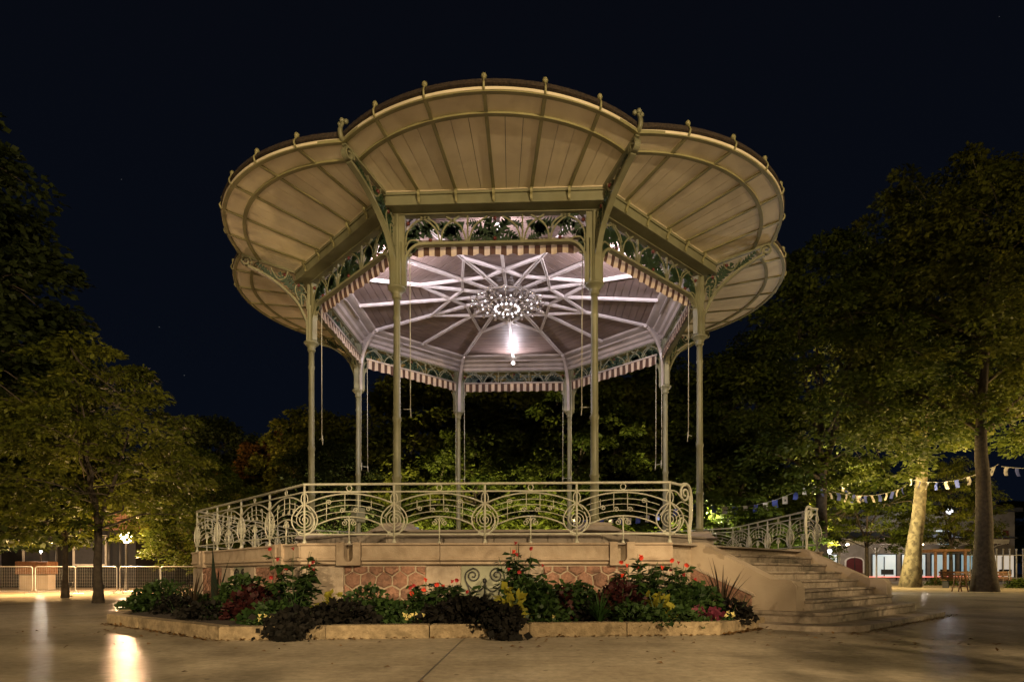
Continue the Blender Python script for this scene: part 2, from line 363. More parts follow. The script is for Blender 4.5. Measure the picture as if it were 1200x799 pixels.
# ------------------------------------------------------------------ bandstand frame
CX, CY, ROT = -.14, 17.0, -R_(2.4)
C8, S8 = math.cos(PI / 8), math.sin(PI / 8)
RC = 5.185; AC = RC * C8; HC = RC * S8       # column octagon: radius, apothem, half side
RP = 7.805; AP = RP * C8; HP = RP * S8       # terrace octagon
ZT = E + .48; ZS = E + .82                   # terrace level, stage level
def W(x, y, z=0):                            # bandstand frame to world
    c, s = math.cos(ROT), math.sin(ROT)
    return (CX + x * c - y * s, CY + x * s + y * c, z)
def face_pt(k, t, o):                        # point on side k: t along the side, o outwards distance from centre
    a = k * PI / 4; x, y = t, -o
    return (x * math.cos(a) - y * math.sin(a), x * math.sin(a) + y * math.cos(a))
def oct_pts(r): return [(r * math.sin(PI / 8 + k * PI / 4), -r * math.cos(PI / 8 + k * PI / 4)) for k in range(8)]

# ------------------------------------------------------------------ stone terrace
terr = thing('stone_terrace', 'octagonal raised stone terrace with pink rubble panels carrying the bandstand', 'terrace', W(0, 0), ROT)
mb = MB(); mb.prism(oct_pts(RP - .12), .0, ZT - .03, lambda u, v, w_: (u, v, w_)); obj('core', mb, M['mortar'], terr)
mb = MB(); mb.prism(oct_pts(RP + .02), ZT - .028, ZT, lambda u, v, w_: (u, v, w_)); obj('floor_slab', mb, M['stage'], terr)
def chamfer_profile_block(x0, x1, prof, bev=.006):
    """extrude a (depth,z) profile from x0 to x1; depth is outward distance from centre"""
    mb = MB(); n = len(prof)
    vs = [(x0, -d, z) for d, z in prof] + [(x1, -d, z) for d, z in prof]
    fs = [tuple(range(n)), tuple(reversed(range(n, 2 * n)))] + [(i, i + n, (i + 1) % n + n, (i + 1) % n) for i in range(n)]
    return mb.add(vs, fs)
a = AP
CORN = [(a - .2, ZT + .002), (a + .06, ZT + .002), (a + .075, ZT - .012), (a + .075, ZT - .03), (a + .045, ZT - .045), (a + .045, ZT - .235), (a + .07, ZT - .25), (a + .07, ZT - .275),
        (a + .02, ZT - .30), (a + .02, ZT - .335), (a - .02, ZT - .355), (a - .2, ZT - .355)]
corn_segs = [(-2.39, -2.985, 0), (-1.985, -.72, 1), (-.71, .545, 1), (.555, 1.985, 1), (2.39, 2.985, 0)]
def notch_block(xc):
    mb = MB(); w2, z0, z1, nw, nb = .195, ZT - .358, ZT + .012, .075, ZT - .225
    poly = [(xc - w2, z0), (xc + w2, z0), (xc + w2, z1), (xc + nw, z1)]
    poly += [(xc + nw * math.cos(R_(q)), nb + nw * math.sin(R_(q))) for q in (0, -30, -60, -90, -120, -150, -180)]
    poly += [(xc - nw, z1), (xc - w2, z1)]
    mb.prism(poly, -(a + .095), -(a - .15)); return mb
notch_me = [notch_block(s * 2.19).mesh('notched_block') for s in (-1, 1)]
corn_me = [chamfer_profile_block(min(p, q), max(p, q), CORN).mesh('cornice_block') for p, q, _ in corn_segs]
# coping behind the notch so the water channel ends in stone
pier_boxes = [(-2.64, .69), (-.665, .56), (.665, .56), (2.64, .69)]
ZW = ZT - .357
pier_me = []
for xc, wd in pier_boxes:
    mb = MB(); mb.box((xc, -(a - .06), ZW * .66 + .001), (wd, .16, ZW * .66 - .012), b=.008); mb.box((xc, -(a - .06), ZW * .163), (wd + (.12 if abs(xc) > 2 else 0), .165, ZW * .32), b=.008)
    pier_me.append(mb.mesh('wall_pier'))
def hex_stones(x0, x1, z0, z1, seed):
    rnd = random.Random(seed); p = .262; cells = []; V = {}
    def vert(key, x, y):
        if key not in V: V[key] = (x + rnd.uniform(-.017, .017), y + rnd.uniform(-.017, .017))
        return V[key]
    rws = int((z1 - z0) / (p * .80)) + 3
    for r in range(-1, rws):
        for c in range(-1, int((x1 - x0) / p) + 3):
            cx_ = x0 + c * p + (p / 2 if r % 2 else 0); cz = z0 + r * p * .84
            pts = []
            for q in range(6):
                x = cx_ + (p / math.sqrt(3)) * math.sin(q * PI / 3); y = cz + (p / math.sqrt(3)) * 1.02 * math.cos(q * PI / 3)
                pts.append(vert((round(x / .03), round(y / .03)), x, y))
            cells.append(pts)
    res = []
    for pts in cells:
        for axis, lim, sg in ((0, x0, 1), (0, x1, -1), (1, z0, 1), (1, z1, -1)):      # clip to panel
            o = []
            for i in range(len(pts)):
                p1, p2 = pts[i], pts[(i + 1) % len(pts)]
                i1, i2 = (p1[axis] - lim) * sg >= 0, (p2[axis] - lim) * sg >= 0
                if i1: o.append(p1)
                if i1 != i2:
                    t = (lim - p1[axis]) / (p2[axis] - p1[axis]); o.append((p1[0] + t * (p2[0] - p1[0]), p1[1] + t * (p2[1] - p1[1])))
            pts = o
            if len(pts) < 3: break
        if len(pts) < 3: continue
        ar = abs(sum(pts[i][0] * pts[(i + 1) % len(pts)][1] - pts[(i + 1) % len(pts)][0] * pts[i][1] for i in range(len(pts)))) / 2
        if ar < .004: continue
        res.append((pts, rnd.random()))
    return res
def stone_mb(pts, r, mb=None):
    mb = mb or MB(); n = len(pts); rnd = random.Random(int(r * 1e6))
    cx_ = sum(p[0] for p in pts) / n; cz = sum(p[1] for p in pts) / n
    ring = []
    for i in range(n):                      # subdivide edges for a rough outline
        p, q = pts[i], pts[(i + 1) % n]
        ring += [p, ((p[0] + q[0]) / 2 + rnd.uniform(-.006, .006), (p[1] + q[1]) / 2 + rnd.uniform(-.006, .006))]
    n = len(ring); pr = .018 + .024 * r; vs = []
    mr = sum(math.hypot(x - cx_, z - cz) for x, z in ring) / n
    for gap, dep in ((.011, -.02), (.015, pr * .5), (.04, pr)):
        f = max(.3, 1 - gap / mr)
        for x, z in ring:
            j = rnd.uniform(-.004, .004) if dep > 0 else 0
            vs.append((cx_ + (x - cx_) * f, -(a - .02 + dep + j), cz + (z - cz) * f))
    vs.append((cx_, -(a - .02 + pr + rnd.uniform(0, .01)), cz))
    fs = []
    for L in range(2):
        for i in range(n): fs.append((L * n + i, L * n + (i + 1) % n, (L + 1) * n + (i + 1) % n, (L + 1) * n + i))
    for i in range(n): fs.append((2 * n + i, 2 * n + (i + 1) % n, 3 * n))
    return mb.add(vs, fs)
panels = [(-2.29, -.95, 5), (.95, 2.29, 6)]
grille = MB(); gy = -(a - .03)
for s in (-1, 1):
    grille.tube(spiral(s * .19, ZW - .16, .115, .02, 90 if s < 0 else 90, -s * -1.6, 26, gy), .011, 6)
    grille.tube(smooth_path([(s * .19, gy, ZW - .045), (s * .30, gy, ZW - .12), (s * .30, gy, ZW - .27), (s * .14, gy, ZW - .42), (s * .03, gy, ZW - .36), (0, gy, ZW - .27)], 5), .011, 6)
    grille.tube(smooth_path([(s * .30, gy, ZW - .27), (s * .2, gy, ZW - .6), (s * .33, gy, .06)], 5), .011, 6)
grille.tube([(0, gy, ZW - .30), (0, gy, .05)], .012, 6); grille.ball((0, gy, ZW - .25), .035, 8, 1.4)
grille_me = grille.mesh('vent_grille')
panelb = MB(); panelb.box((0, -(a - .07), ZW / 2), (.77, .03, ZW - .02)); panelb_me = panelb.mesh('vent_panel')
M['ventpanel'] = pm('pale_green_panel', (.30, .31, .22), .6)
for k in range(8):
    rz = k * PI / 4
    if k == 1: continue
    for me in corn_me: obj('cornice_block', me, M['stone'], terr, rz=rz)
    for me in notch_me: obj('notched_block', me, M['stone'], terr, rz=rz)
    for me in pier_me: obj('wall_pier', me, M['stone2'], terr, rz=rz)
    obj('vent_panel', panelb_me, M['ventpanel'], terr, rz=rz); obj('vent_grille', grille_me, M['dark'], terr, rz=rz)
    mbb = MB(); mbb.box((0, -(a - .12), ZW / 2), (5.9, .09, ZW)); mp = obj('mortar_wall', mbb, M['mortar'], terr, rz=rz)
    for x0, x1, sd in panels:
        st = hex_stones(x0, x1, .02, ZW - .008, sd + k * 10)
        if k in (0, 7):
            for pts, r in st: obj('stone', stone_mb(pts, r), M['pink'][int(r * 2.99)], mp)
        else:
            mb = MB()
            for pts, r in st: stone_mb(pts, r, mb)
            obj('rubble_stones', mb, M['pink'][0], mp, kind='stuff')
        mb = MB(); mb.box(((x0 + x1) / 2, -(a - .05), ZW / 2), (x1 - x0, .06, ZW - .004)); obj('mortar_bed', mb, M['mortar'], mp)

# ------------------------------------------------------------------ stone staircase on the side between terrace and square
stair = thing('stone_staircase', 'worn stone staircase with sloping stucco parapets leading up to the terrace', 'stairs', W(*face_pt(1, 0, AP)), ROT + PI / 4)
def rounded_step(t2, out, z0, z1, rad, nose=.03):
    poly = [(-t2, -.0)]
    poly = [(-t2, .05)] + [(-t2 + rad - rad * math.cos(R_(q)), -(out - rad + rad * math.sin(R_(q)))) for q in range(0, 91, 15)]
    poly += [(t2 - rad + rad * math.sin(R_(q)), -(out - rad + rad * math.cos(R_(q)))) for q in range(0, 91, 15)] + [(t2, .05)]
    mb = MB(); f = lambda u, v, w_: (u, v, w_)
    mb.prism(poly, z0, z1 - .045, f)
    p2 = [(x * (t2 + nose) / t2, y * (out + nose) / out if y < 0 else y) for x, y in poly]
    mb.prism(p2, z1 - .045, z1, f); return mb
obj('step', rounded_step(2.85, 2.52, 0.001, .075, .8, .0), M['step'], stair)
obj('step', rounded_step(2.42, 2.05, .076, .235, .32), M['step'], stair)
fr = [1.70, 1.40, 1.10, .80, .50, .20]
for i, o_ in enumerate(fr):
    z0 = .236 + i * .149; z1 = z0 + .148
    cuts = [-1.95, -.75 + .5 * (i % 2), .55 + .35 * ((i * 7) % 3) / 2, 1.95]; rn = random.Random(i)
    for c0_, c1_ in zip(cuts[:-1], cuts[1:]):
        mb = MB(); xm, wd = (c0_ + c1_) / 2, c1_ - c0_ - .006; jz = rn.uniform(-.004, .003); jo_ = rn.uniform(0, .010)
        mb.box((xm, -((o_ + jo_) / 2 - .1), (z0 + z1 - .045) / 2 + jz / 2), (wd, o_ + jo_ + .2, z1 - z0 - .045 + jz)); mb.box((xm, -((o_ + jo_) / 2 - .1 + .015), z1 - .0225 + jz), (wd, o_ + jo_ + .23, .045), b=.014)
        obj('step_stone', mb, M['step'], stair)
for s in (-1, 1):
    t0, t1 = (1.93, 2.25)
    prof = [(-.3, 0), (1.62, 0), (1.62, .60), (1.56, .68), (1.50, .70), (1.24, .705), (.02, ZT + .035), (-.3, ZT + .035)]
    mb = MB(); ti, to = s * t0, s * t1
    mb.prism(prof, min(ti, to), max(ti, to), lambda u, v, w_: (w_, -u, v))
    pp = obj('parapet', mb, M['stucco'], stair)
    mb = MB()   # moulding line along the outer flank
    mb.prism([(-.2, ZT - .30), (1.0, ZT - .80), (1.0, ZT - .84), (-.2, ZT - .34)], s * 2.25, s * 2.275, lambda u, v, w_: (w_, -u, v)); obj('moulding', mb, M['stone2'], pp)
    mb = MB(); mb.prism([(-.2, .05), (.95, .05), (.95, ZT - .83), (-.2, ZT - .36)], s * 2.25, s * 2.262, lambda u, v, w_: (w_, -u, v)); obj('rubble_infill', mb, M['pink'][1], pp)

# ------------------------------------------------------------------ railings with treble clefs and staves
B = HP / 2                                    # bay length 1.49
def par(xe, z0, z1, n=16, x0=0): return [(x0 + xe * (2 * i / n - 1), 0, z0 + (z1 - z0) * (1 - (2 * i / n - 1) ** 2)) for i in range(n + 1)]
mb = MB()
tear = []
for i in range(33):
    q = 2 * PI * i / 32; z = math.cos(q); x = .215 * math.sin(q) * (1 - .30 * max(0, z) ** 2)
    tear.append((x, 0, .385 + (.25 if z > 0 else .225) * z))
mb.tube(tear[:-1], .012, 6, closed=True)
clef_frame = mb.mesh('clef_loop')
mb = MB(); mb.tube(spiral(0, .385, .175, .022, 250, 3.0, 64), .0078, 6)
mb.tube([(.055 * math.sin(2 * PI * i / 20), 0, .725 + .10 * math.cos(2 * PI * i / 20)) for i in range(20)], .009, 6, closed=True)
mb.tube(smooth_path([(.10, 0, .54), (.0, 0, .64), (-.06, 0, .56), (-.155, 0, .44)], 6), .010, 6)
mb.tube(smooth_path([(.12, 0, .50), (.17, 0, .34), (.10, 0, .19), (.02, 0, .13), (-.08, 0, .14), (-.10, 0, .18), (-.06, 0, .20)], 6), .0105, 6)
clef_me = mb.mesh('treble_clef')
mb = MB(); mb.tube([(0, 0, 0), (0, 0, .96)], .0185, 8); mb.lathe([(.04, 0), (.04, .015), (.022, .05), (.0185, .07)], 8); post_me = mb.mesh('post')
staves = MB()
for ze, zp in ((.606, .712), (.503, .625), (.412, .522)): staves.tube(par(B / 2 - .165, ze, zp), .007, 6)
stave_me = staves.mesh('stave_bars')
mb = MB(); mb.tube(par(B / 2 - .012, .645, .812, 20), .0135, 6); arch_me = mb.mesh('upper_arch')
mb = MB(); mb.tube(par(B / 2 - .205, .30, .435, 18), .013, 6); mb.tube([(0, 0, 0), (0, 0, .43)], .0135, 6); mb.lathe([(.03, 0), (.03, .012), (.0155, .04)], 8)
for s in (-1, 1): mb.tube(spiral(s * .083, .335, .05, .012, 90, -s * -1.35, 24), .009, 6); mb.tube(smooth_path([(s * .083, 0, .385), (s * .03, 0, .40), (0, 0, .33)], 5), .009, 6)
lower_me = mb.mesh('lower_arch')
notes = []
for x, z0, z1, cx_, cz, a0, tr in ((-.375, .385, .665, -.335, .672, 180, -1.5), (-.07, .53, .80, -.115, .535, 0, 1.4), (.15, .52, .79, .105, .535, 0, 1.4), (.365, .555, .70, .32, .56, 0, 1.4)):
    mb = MB(); mb.tube([(x, 0, z0), (x, 0, z1)], .007, 6); mb.tube(spiral(cx_, cz, .044, .008, a0, tr, 22), .008, 6); notes.append(mb.mesh('music_note'))
mb = MB(); mb.tube([(.042 * math.cos(2 * PI * i / 16), 0, .902 + .046 * math.sin(2 * PI * i / 16)) for i in range(16)], .009, 6, closed=True); ring_me = mb.mesh('ring')
def rail_bar(x0, x1):
    t = MB(); t.box(((x0 + x1) / 2, 0, .965), (x1 - x0, .05, .036), b=.008); m2 = MB(); m2.box(((x0 + x1) / 2, 0, .842), (x1 - x0, .026, .022)); m3 = MB(); m3.box(((x0 + x1) / 2, 0, .15), (x1 - x0, .026, .022))
    return t.mesh('top_rail'), m2.mesh('middle_rail'), m3.mesh('bottom_rail')
full_rails = rail_bar(-HP + .01, HP - .01)
AR = AP - .06; HR = HP * AR / AP
def railing(k, label):
    g = thing('iron_railing', label, 'railing', W(*face_pt(k, 0, AR), ZT), ROT + k * PI / 4, 'treble clef railings round the terrace')
    for me, n in zip(full_rails, ('top_rail', 'middle_rail', 'bottom_rail')): obj(n, me, M['ironw'], g)
    for i in range(5):
        if i == 4 and k != 0: continue
        x = -HR + i * HR / 2
        p = obj('post', post_me, M['ironw'], g, (x, 0, 0))
        c = obj('treble_clef', clef_me, M['ironw'], g, (x, 0, 0)); obj('clef_loop', clef_frame, M['ironw'], c)
    for i in range(4):
        x = -HR + (i + .5) * HR / 2
        s = obj('stave_bars', stave_me, M['ironw'], g, (x, 0, 0))
        fl = -1 if (i + k) % 2 else 1
        for n_ in notes:
            q = obj('music_note', n_, M['ironw'], s); q.scale = (fl, 1, 1)
        obj('upper_arch', arch_me, M['ironw'], g, (x, 0, 0)); obj('lower_arch', lower_me, M['ironw'], g, (x, 0, 0)); obj('ring', ring_me, M['ironw'], g, (x, 0, 0))
RL = {0: 'cream iron railing with treble clefs above the wall with zinnias growing before it',
      7: 'cream iron railing with treble clefs on the terrace side towards the dark sword leaved plants',
      2: 'cream iron railing with treble clefs beyond the scrolled newel of the far stair parapet'}
for k in (0, 2, 3, 4, 5, 6, 7): railing(k, RL.get(k, 'cream iron railing with treble clefs on the tree side of the terrace'))
# scrolled newel pieces either side of the stairs
for s, lb in ((-1, 'scrolled iron newel joining the front railing to the stair head'), (1, 'scrolled iron newel of curling bars at the far stair parapet')):
    g = thing('railing_newel', lb, 'newel', W(*face_pt(1, s * 2.62, AR), ZT), ROT + PI / 4 + (0 if s < 0 else PI), 'scrolled newels of the stairs')
    x0, x1 = -.33, .30
    mb = MB(); mb.tube(smooth_path([(x0, 0, .965), (-.05, 0, .955), (.13, 0, .985), (.24, 0, .93), (.295, 0, .78), (.30, 0, .5), (.25, 0, .22), (.27, 0, .0)], 7), .024, 8); obj('outer_scroll', mb, M['ironw'], g)
    mb = MB(); mb.tube(spiral(.10, .82, .145, .03, 80, 1.6, 40), .019, 8); obj('volute', mb, M['ironw'], g)
    mb = MB(); mb.tube(smooth_path([(x0, 0, .842), (-.15, 0, .83), (.0, 0, .74)], 5), .013, 6); mb.tube(smooth_path([(.245, 0, .80), (.245, 0, .45), (.20, 0, .2), (.235, 0, 0)], 6), .016, 6)
    for ze, zp in ((.606, .68), (.503, .58), (.412, .47)): mb.tube(smooth_path([(x0 + .16, 0, ze), (0, 0, zp), (.24, 0, ze + .03)], 6), .0085, 6)
    mb.tube(smooth_path([(x0 + .20, 0, .31), (0, 0, .42), (.16, 0, .33), (.24, 0, .1)], 6), .0145, 6); mb.tube([(x0, 0, .15), (.22, 0, .15)], .012, 6)
    obj('inner_bars', mb, M['ironw'], g)
    if s > 0: obj('post', post_me, M['ironw'], g, (x0, 0, 0)); obj('treble_clef', clef_me, M['ironw'], g, (x0, 0, 0))
# ------------------------------------------------------------------ bandstand
bs = thing('bandstand', 'octagonal iron bandstand with lobed canopies, slender columns and a lit boarded ceiling', 'bandstand', W(0, 0), ROT)
mb = MB(); RS = (AC + .28) / C8; mb.prism(oct_pts(RS), ZT + .002, ZS, lambda u, v, w_: (u, v, w_)); stg = obj('stage', mb, M['stage'], bs)
mb = MB()
for i in range(4):
    L = 2 * (RS * S8 - .004) / 4; mb_ = MB(); mb_.box((-RS * S8 + .004 + (i + .5) * L, -(AC + .29), (ZT + ZS) / 2 - .02), (L - .012, .04, ZS - ZT - .045), b=.006)
    me = mb_.mesh('stage_block')
    for k in range(8): obj('stage_block', me, M['stage'], stg, rz=k * PI / 4)
mb = MB(); mb.box((0, -(AC + .28), ZS - .0), (2 * RS * S8 + .05, .12, .05), b=.012); me = mb.mesh('stage_edge')
for k in range(8): obj('stage_edge', me, M['stage'], stg, rz=k * PI / 4)
Z0 = E
zP = Z0 + .99; zCap = Z0 + 5.52; zCapT = Z0 + 5.74; zFb = Z0 + 6.62; zFt = Z0 + 7.17; zG = Z0 + 7.19; zS = Z0 + 7.46; zR = Z0 + 7.68
LG = AC + .35                                  # outer face of the girder
rad8 = lambda r: (0, -r)                       # column frame: column stands at (0,-RC), local -y is outwards

# --- columns (frame turned so that the hip direction is -y)
mb = MB(); mb.lathe([(.088, zP), (.088, zP + .05), (.105, zP + .07), (.105, zP + .10), (.086, zP + .14), (.083, zP + .9), (.10, zP + .93), (.10, zP + .96), (.081, zP + 1.0),
                     (.078, zP + 2.05), (.094, zP + 2.09), (.094, zP + 2.13), (.077, zP + 2.17), (.068, zCap - .45), (.082, zCap - .42), (.082, zCap - .38), (.068, zCap - .34), (.068, zCap)], 14, (0, -RC, 0))
shaft_me = mb.mesh('column')
mb = MB(); mb.lathe([(.069, zCap - .02), (.10, zCap + .02), (.10, zCap + .05), (.085, zCap + .07), (.12, zCap + .13), (.17, zCap + .18), (.185, zCap + .19), (.185, zCapT)], 14, (0, -RC, 0)); cap_me = mb.mesh('capital')
mb = MB(); q0, q1 = .42, .25
mb.add([(sx * q, -RC + sy * q, z) for z, q in ((ZS, q0), (zP - .05, q1), (zP, q1)) for sx, sy in ((-1, -1), (1, -1), (1, 1), (-1, 1))],
       [(i + L * 4, (i + 1) % 4 + L * 4, (i + 1) % 4 + L * 4 + 4, i + L * 4 + 4) for L in range(2) for i in range(4)] + [(8, 9, 10, 11)]); ped_me = mb.mesh('pedestal')
mb = MB()                                       # upper pilaster: box with raised fillets
mb.box((0, -RC, (zCapT + zG + .9) / 2), (.15, .17, zG + .9 - zCapT), b=.008)
for s in (-1, 1):
    mb.box((s * .055, -RC - .09, (zCapT + zG) / 2), (.02, .02, zG - zCapT - .06)); mb.box((s * .055, -RC + .09, (zCapT + zG) / 2), (.02, .02, zG - zCapT - .06))
    mb.bar((s * .105, -RC + .01, zCapT), (s * .105, -RC + .01, zFb), .05, .15, (0, 1, 0))
pil_me = mb.mesh('upper_pilaster')
def leaf2d(L, wd, n=6, bend=0.0):
    """jagged thistle leaf from (0,0) towards +u"""
    top, bot = [], []
    for i in range(n):
        t = (i + .15) / n; t2 = (i + .95) / n; ww = wd * (math.sin(PI * min(1, .12 + t * .95)) ** .7 + .12)
        top += [(L * t, ww * .13), (L * (t + .03), ww * .2), (L * (t2 + .0), ww * .85), (L * (t2 + .08), ww)]
        bot += [(L * t, -ww * .13), (L * (t + .03), -ww * .2), (L * (t2 + .0), -ww * .85), (L * (t2 + .08), -ww)]
    pts = [(0, wd * .1)] + top + [(L * 1.08, 0)] + bot[::-1] + [(0, -wd * .1)]
    o = []
    for u, v in pts:
        a_ = bend * u / L; o.append((u * math.cos(a_ * .5) - v * math.sin(a_), u * math.sin(a_ * .5) + v * math.cos(a_)))
    return o
def put2d(pts, x, z, ang, sc_=1, flip=1):
    c, s = math.cos(R_(ang)), math.sin(R_(ang))
    return [(x + (u * c - v * flip * s) * sc_, z + (u * s + v * flip * c) * sc_) for u, v in pts]
# --- outer hip console (plane x=0, out along -y)
def hp(r, z): return (0, -r, z)
brace = smooth_path([hp(RC + .10, zCapT + .0), hp(RC + .105, zFb - .45), hp(RC + .16, Z0 + 6.35), hp(RC + .36, Z0 + 6.72), hp(RC + .80, Z0 + 7.10), hp(RC + 1.2, Z0 + 7.31), hp(RC + 1.46, Z0 + 7.40)], 7)
mb = MB(); mb.strip(brace, .11, .05, (1, 0, 0)); brace_me = mb.mesh('hip_bracket')
mb = MB(); mb.strip(spiral(0, 0, .13, .03, 200, -1.5, 30), .11, .035, (0, 1, 0))
mb.v = [(y, -(RC + 1.50) - x, Z0 + 7.42 + .1 + z - .02) for x, y, z in mb.v]; volute_me = mb.mesh('volute')
mb = MB(); RG = LG / C8
hipo = 6.78
mb.bar(hp(RG - .02, zS - .02), hp(hipo, zR - .02), .085, .10); mb.tube(smooth_path([hp(hipo - .05, zR - .01), hp(hipo + .06, zR + .02), hp(hipo + .10, zR + .12), hp(hipo + .06, zR + .24), hp(hipo + .02, zR + .30)], 6), [.045] * 15 + [.032] * 10, 8)
hipraf_me = mb.mesh('hip_rafter')
mb = MB()
for s in (-1, 0, 1): mb.ball((s * .07, -(hipo + .02 + (.03 if s == 0 else 0)), zR + .33 - abs(s) * .02), .045 if s else .05, 8)
hipball_me = mb.mesh('hip_finial')
mpH = lambda u, v, w_: (w_, -u, v)
lf = MB()
for r, z, an, L, wd, fl in ((RC + .22, Z0 + 6.62, 78, .42, .10, 1), (RC + .30, Z0 + 6.86, 60, .40, .10, -1), (RC + .46, Z0 + 7.02, 38, .42, .09, 1), (RC + .72, Z0 + 7.20, 26, .36, .08, -1), (RC + .95, Z0 + 7.32, 20, .34, .07, 1), (RC + .25, Z0 + 7.0, 85, .36, .08, 1), (RC + .40, Z0 + 7.14, 40, .28, .08, 1)):
    lf.prism(put2d(leaf2d(L, wd, 5, .4), r, z, an, 1, fl), -.012, .012, mpH)
hleaf_me = lf.mesh('iron_leaves')
mb = MB()
for pts in ([hp(RC + .12, Z0 + 6.95), hp(RC + .2, Z0 + 7.1), hp(RC + .34, Z0 + 7.12), hp(RC + .38, Z0 + 6.98), hp(RC + .30, Z0 + 6.75)], [hp(RC + .10, Z0 + 6.55), hp(RC + .14, Z0 + 6.85), hp(RC + .24, Z0 + 6.9), hp(RC + .22, Z0 + 6.6)], [hp(RC + .55, Z0 + 7.42), hp(RC + .62, Z0 + 7.25), hp(RC + .78, Z0 + 7.2), hp(RC + .95, Z0 + 7.45)]):
    mb.strip(smooth_path(pts, 5), .05, .025, (1, 0, 0))
hscroll_me = mb.mesh('scroll_bars')
hberry_me = MB().ball((0, 0, 0), .045, 8).mesh('berry')
# --- inner console towards the ceiling
mb = MB(); mb.strip(smooth_path([hp(RC - .10, zCapT), hp(RC - .105, zFb - .3), hp(RC - .16, Z0 + 6.75), hp(RC - .34, Z0 + 7.15), hp(RC - .58, Z0 + 7.42), hp(4.5, Z0 + 7.55)], 6), .10, .045, (1, 0, 0)); inbr_me = mb.mesh('inner_bracket')
lf = MB()
for r, z, an, L, wd in ((RC - .2, Z0 + 6.95, 95, .4, .09), (RC - .28, Z0 + 7.15, 120, .34, .08), (RC - .40, Z0 + 7.30, 140, .26, .07)): lf.prism(put2d(leaf2d(L, wd, 5, .3), r, z, an), -.01, .01, mpH)
inleaf_me = lf.mesh('inner_leaves')
for k in range(8):
    rz = PI / 8 + k * PI / 4
    c = obj('column', shaft_me, M['sage'], bs, rz=rz)
    obj('capital', cap_me, M['sage'], c); obj('pedestal', ped_me, M['stage'], c); obj('upper_pilaster', pil_me, M['sage'], c)
    h = obj('hip_bracket', brace_me, M['sage'], bs, rz=rz)
    obj('volute', volute_me, M['sage'], h); obj('hip_rafter', hipraf_me, M['sage'], h); obj('hip_finial', hipball_me, M['sage'], h)
    obj('iron_leaves', hleaf_me, M['leafg'], h); obj('scroll_bars', hscroll_me, M['sage'], h); [obj('berry', hberry_me, M['berry'], h, (0, -r_, z_)) for r_, z_ in ((RC + .3, Z0 + 7.12), (RC + .62, Z0 + 7.33))]
    ib = obj('inner_bracket', inbr_me, M['inner'], bs, rz=rz); obj('inner_leaves', inleaf_me, M['inner'], ib)
# electric box on one of the columns
mb = MB(); mb.box((0, -RC - .0, ZS + 1.0), (.42, .26, .46), b=.02); obj('switch_box', mb, M['sage'], bs, rz=PI / 8 + 5 * PI / 4)

# --- girders and friezes per side
hl = lambda d: d * math.tan(PI / 8)
def trap(d0, d1, z0, z1, cut=0.0):
    """slab between two distances from the centre, mitred at the octagon corners"""
    vs = [(sx * (hl(d) - cut), -d, z) for z in (z0, z1) for d in (d0, d1) for sx in (-1, 1)]
    return vs, [(0, 1, 3, 2), (4, 6, 7, 5), (0, 4, 5, 1), (2, 3, 7, 6), (0, 2, 6, 4), (1, 5, 7, 3)]
mb = MB(); mb.add(*trap(AC - .08, LG, zG, zS - .03, .001)); gird_me = mb.mesh('girder')
mb = MB(); mb.add(*trap(LG + .001, LG + .035, zS - .075, zS - .028, .001)); mb.add(*trap(LG + .001, LG + .02, zG + .002, zG + .03, .001)); mb.add(*trap(AC - .06, AC + .10, zFt - .01, zG - .002, .001)); gtrim_me = mb.mesh('girder_moulding')
riv = MB()
for i in range(-15, 16): riv.ball((i * .13, -(LG - .03), zG - .002), .008, 6)
riv_me = riv.mesh('rivets')
X0 = HC - .17                                   # clear half width between pilasters
yF = -AC
fb = MB(); fb.box((0, yF, zFb - .02), (2 * (X0 - .36), .12, .05)); 
for s in (-1, 1):                               # rounded corner down to the pilaster
    fb.strip([(s * (X0 - .36 + .36 * math.sin(R_(q))), yF, zFb - .02 - .42 * (1 - math.cos(R_(q)))) for q in range(0, 91, 10)] + [(s * X0, yF, zCapT + .02)], .12, .05, (0, 1, 0))
fb_me = fb.mesh('frieze_bar')
ft = MB()
def st(pts, wd=.05, th=.031): ft.strip(smooth_path([(x, yF, z) for x, z in pts], 6), wd, th, (0, 1, 0))
zb, zt = zFb, zFt
frieze_me = []
for s in (-1, 1):
    ft = MB(); ft.box((s * (X0 + .085), yF + .0, (zCapT + zFt) / 2), (.17, .13, zFt - zCapT - .01))
    ft.box((s * (X0 + .02), yF - .068, (zCapT + zFt) / 2), (.018, .012, zFt - zCapT - .05)); st([(s * .55, zb), (s * .55, zt)])
    st([(s * .53, zb), (s * .47, zb + .2), (s * .38, zb + .36), (s * .15, zt - .03)]); st([(s * .57, zb), (s * .63, zb + .2), (s * .72, zb + .36), (s * .98, zt - .03)])
    st([(s * 1.08, zb), (s * 1.06, zb + .2), (s * .95, zb + .38), (s * .72, zt - .02)]); st([(s * 1.11, zb), (s * 1.16, zb + .22), (s * 1.30, zb + .40), (s * 1.5, zt - .02)])
    st([(s * 1.12, zb + .26), (s * 1.2, zb + .40), (s * 1.42, zt - .01)])
    st([(s * 1.50, zb + .0), (s * 1.58, zb + .06), (s * 1.72, zb + .05), (s * (X0 - .02), zb - .10), (s * (X0 - .06), zb - .24), (s * (X0 - .13), zb - .22)])
    st([(s * (X0 - .02), zb - .05), (s * (X0 - .04), zb + .2), (s * (X0 - .2), zb + .42), (s * (X0 - .5), zt - .02)])
    frieze_me.append(ft.mesh('frieze_scrolls'))

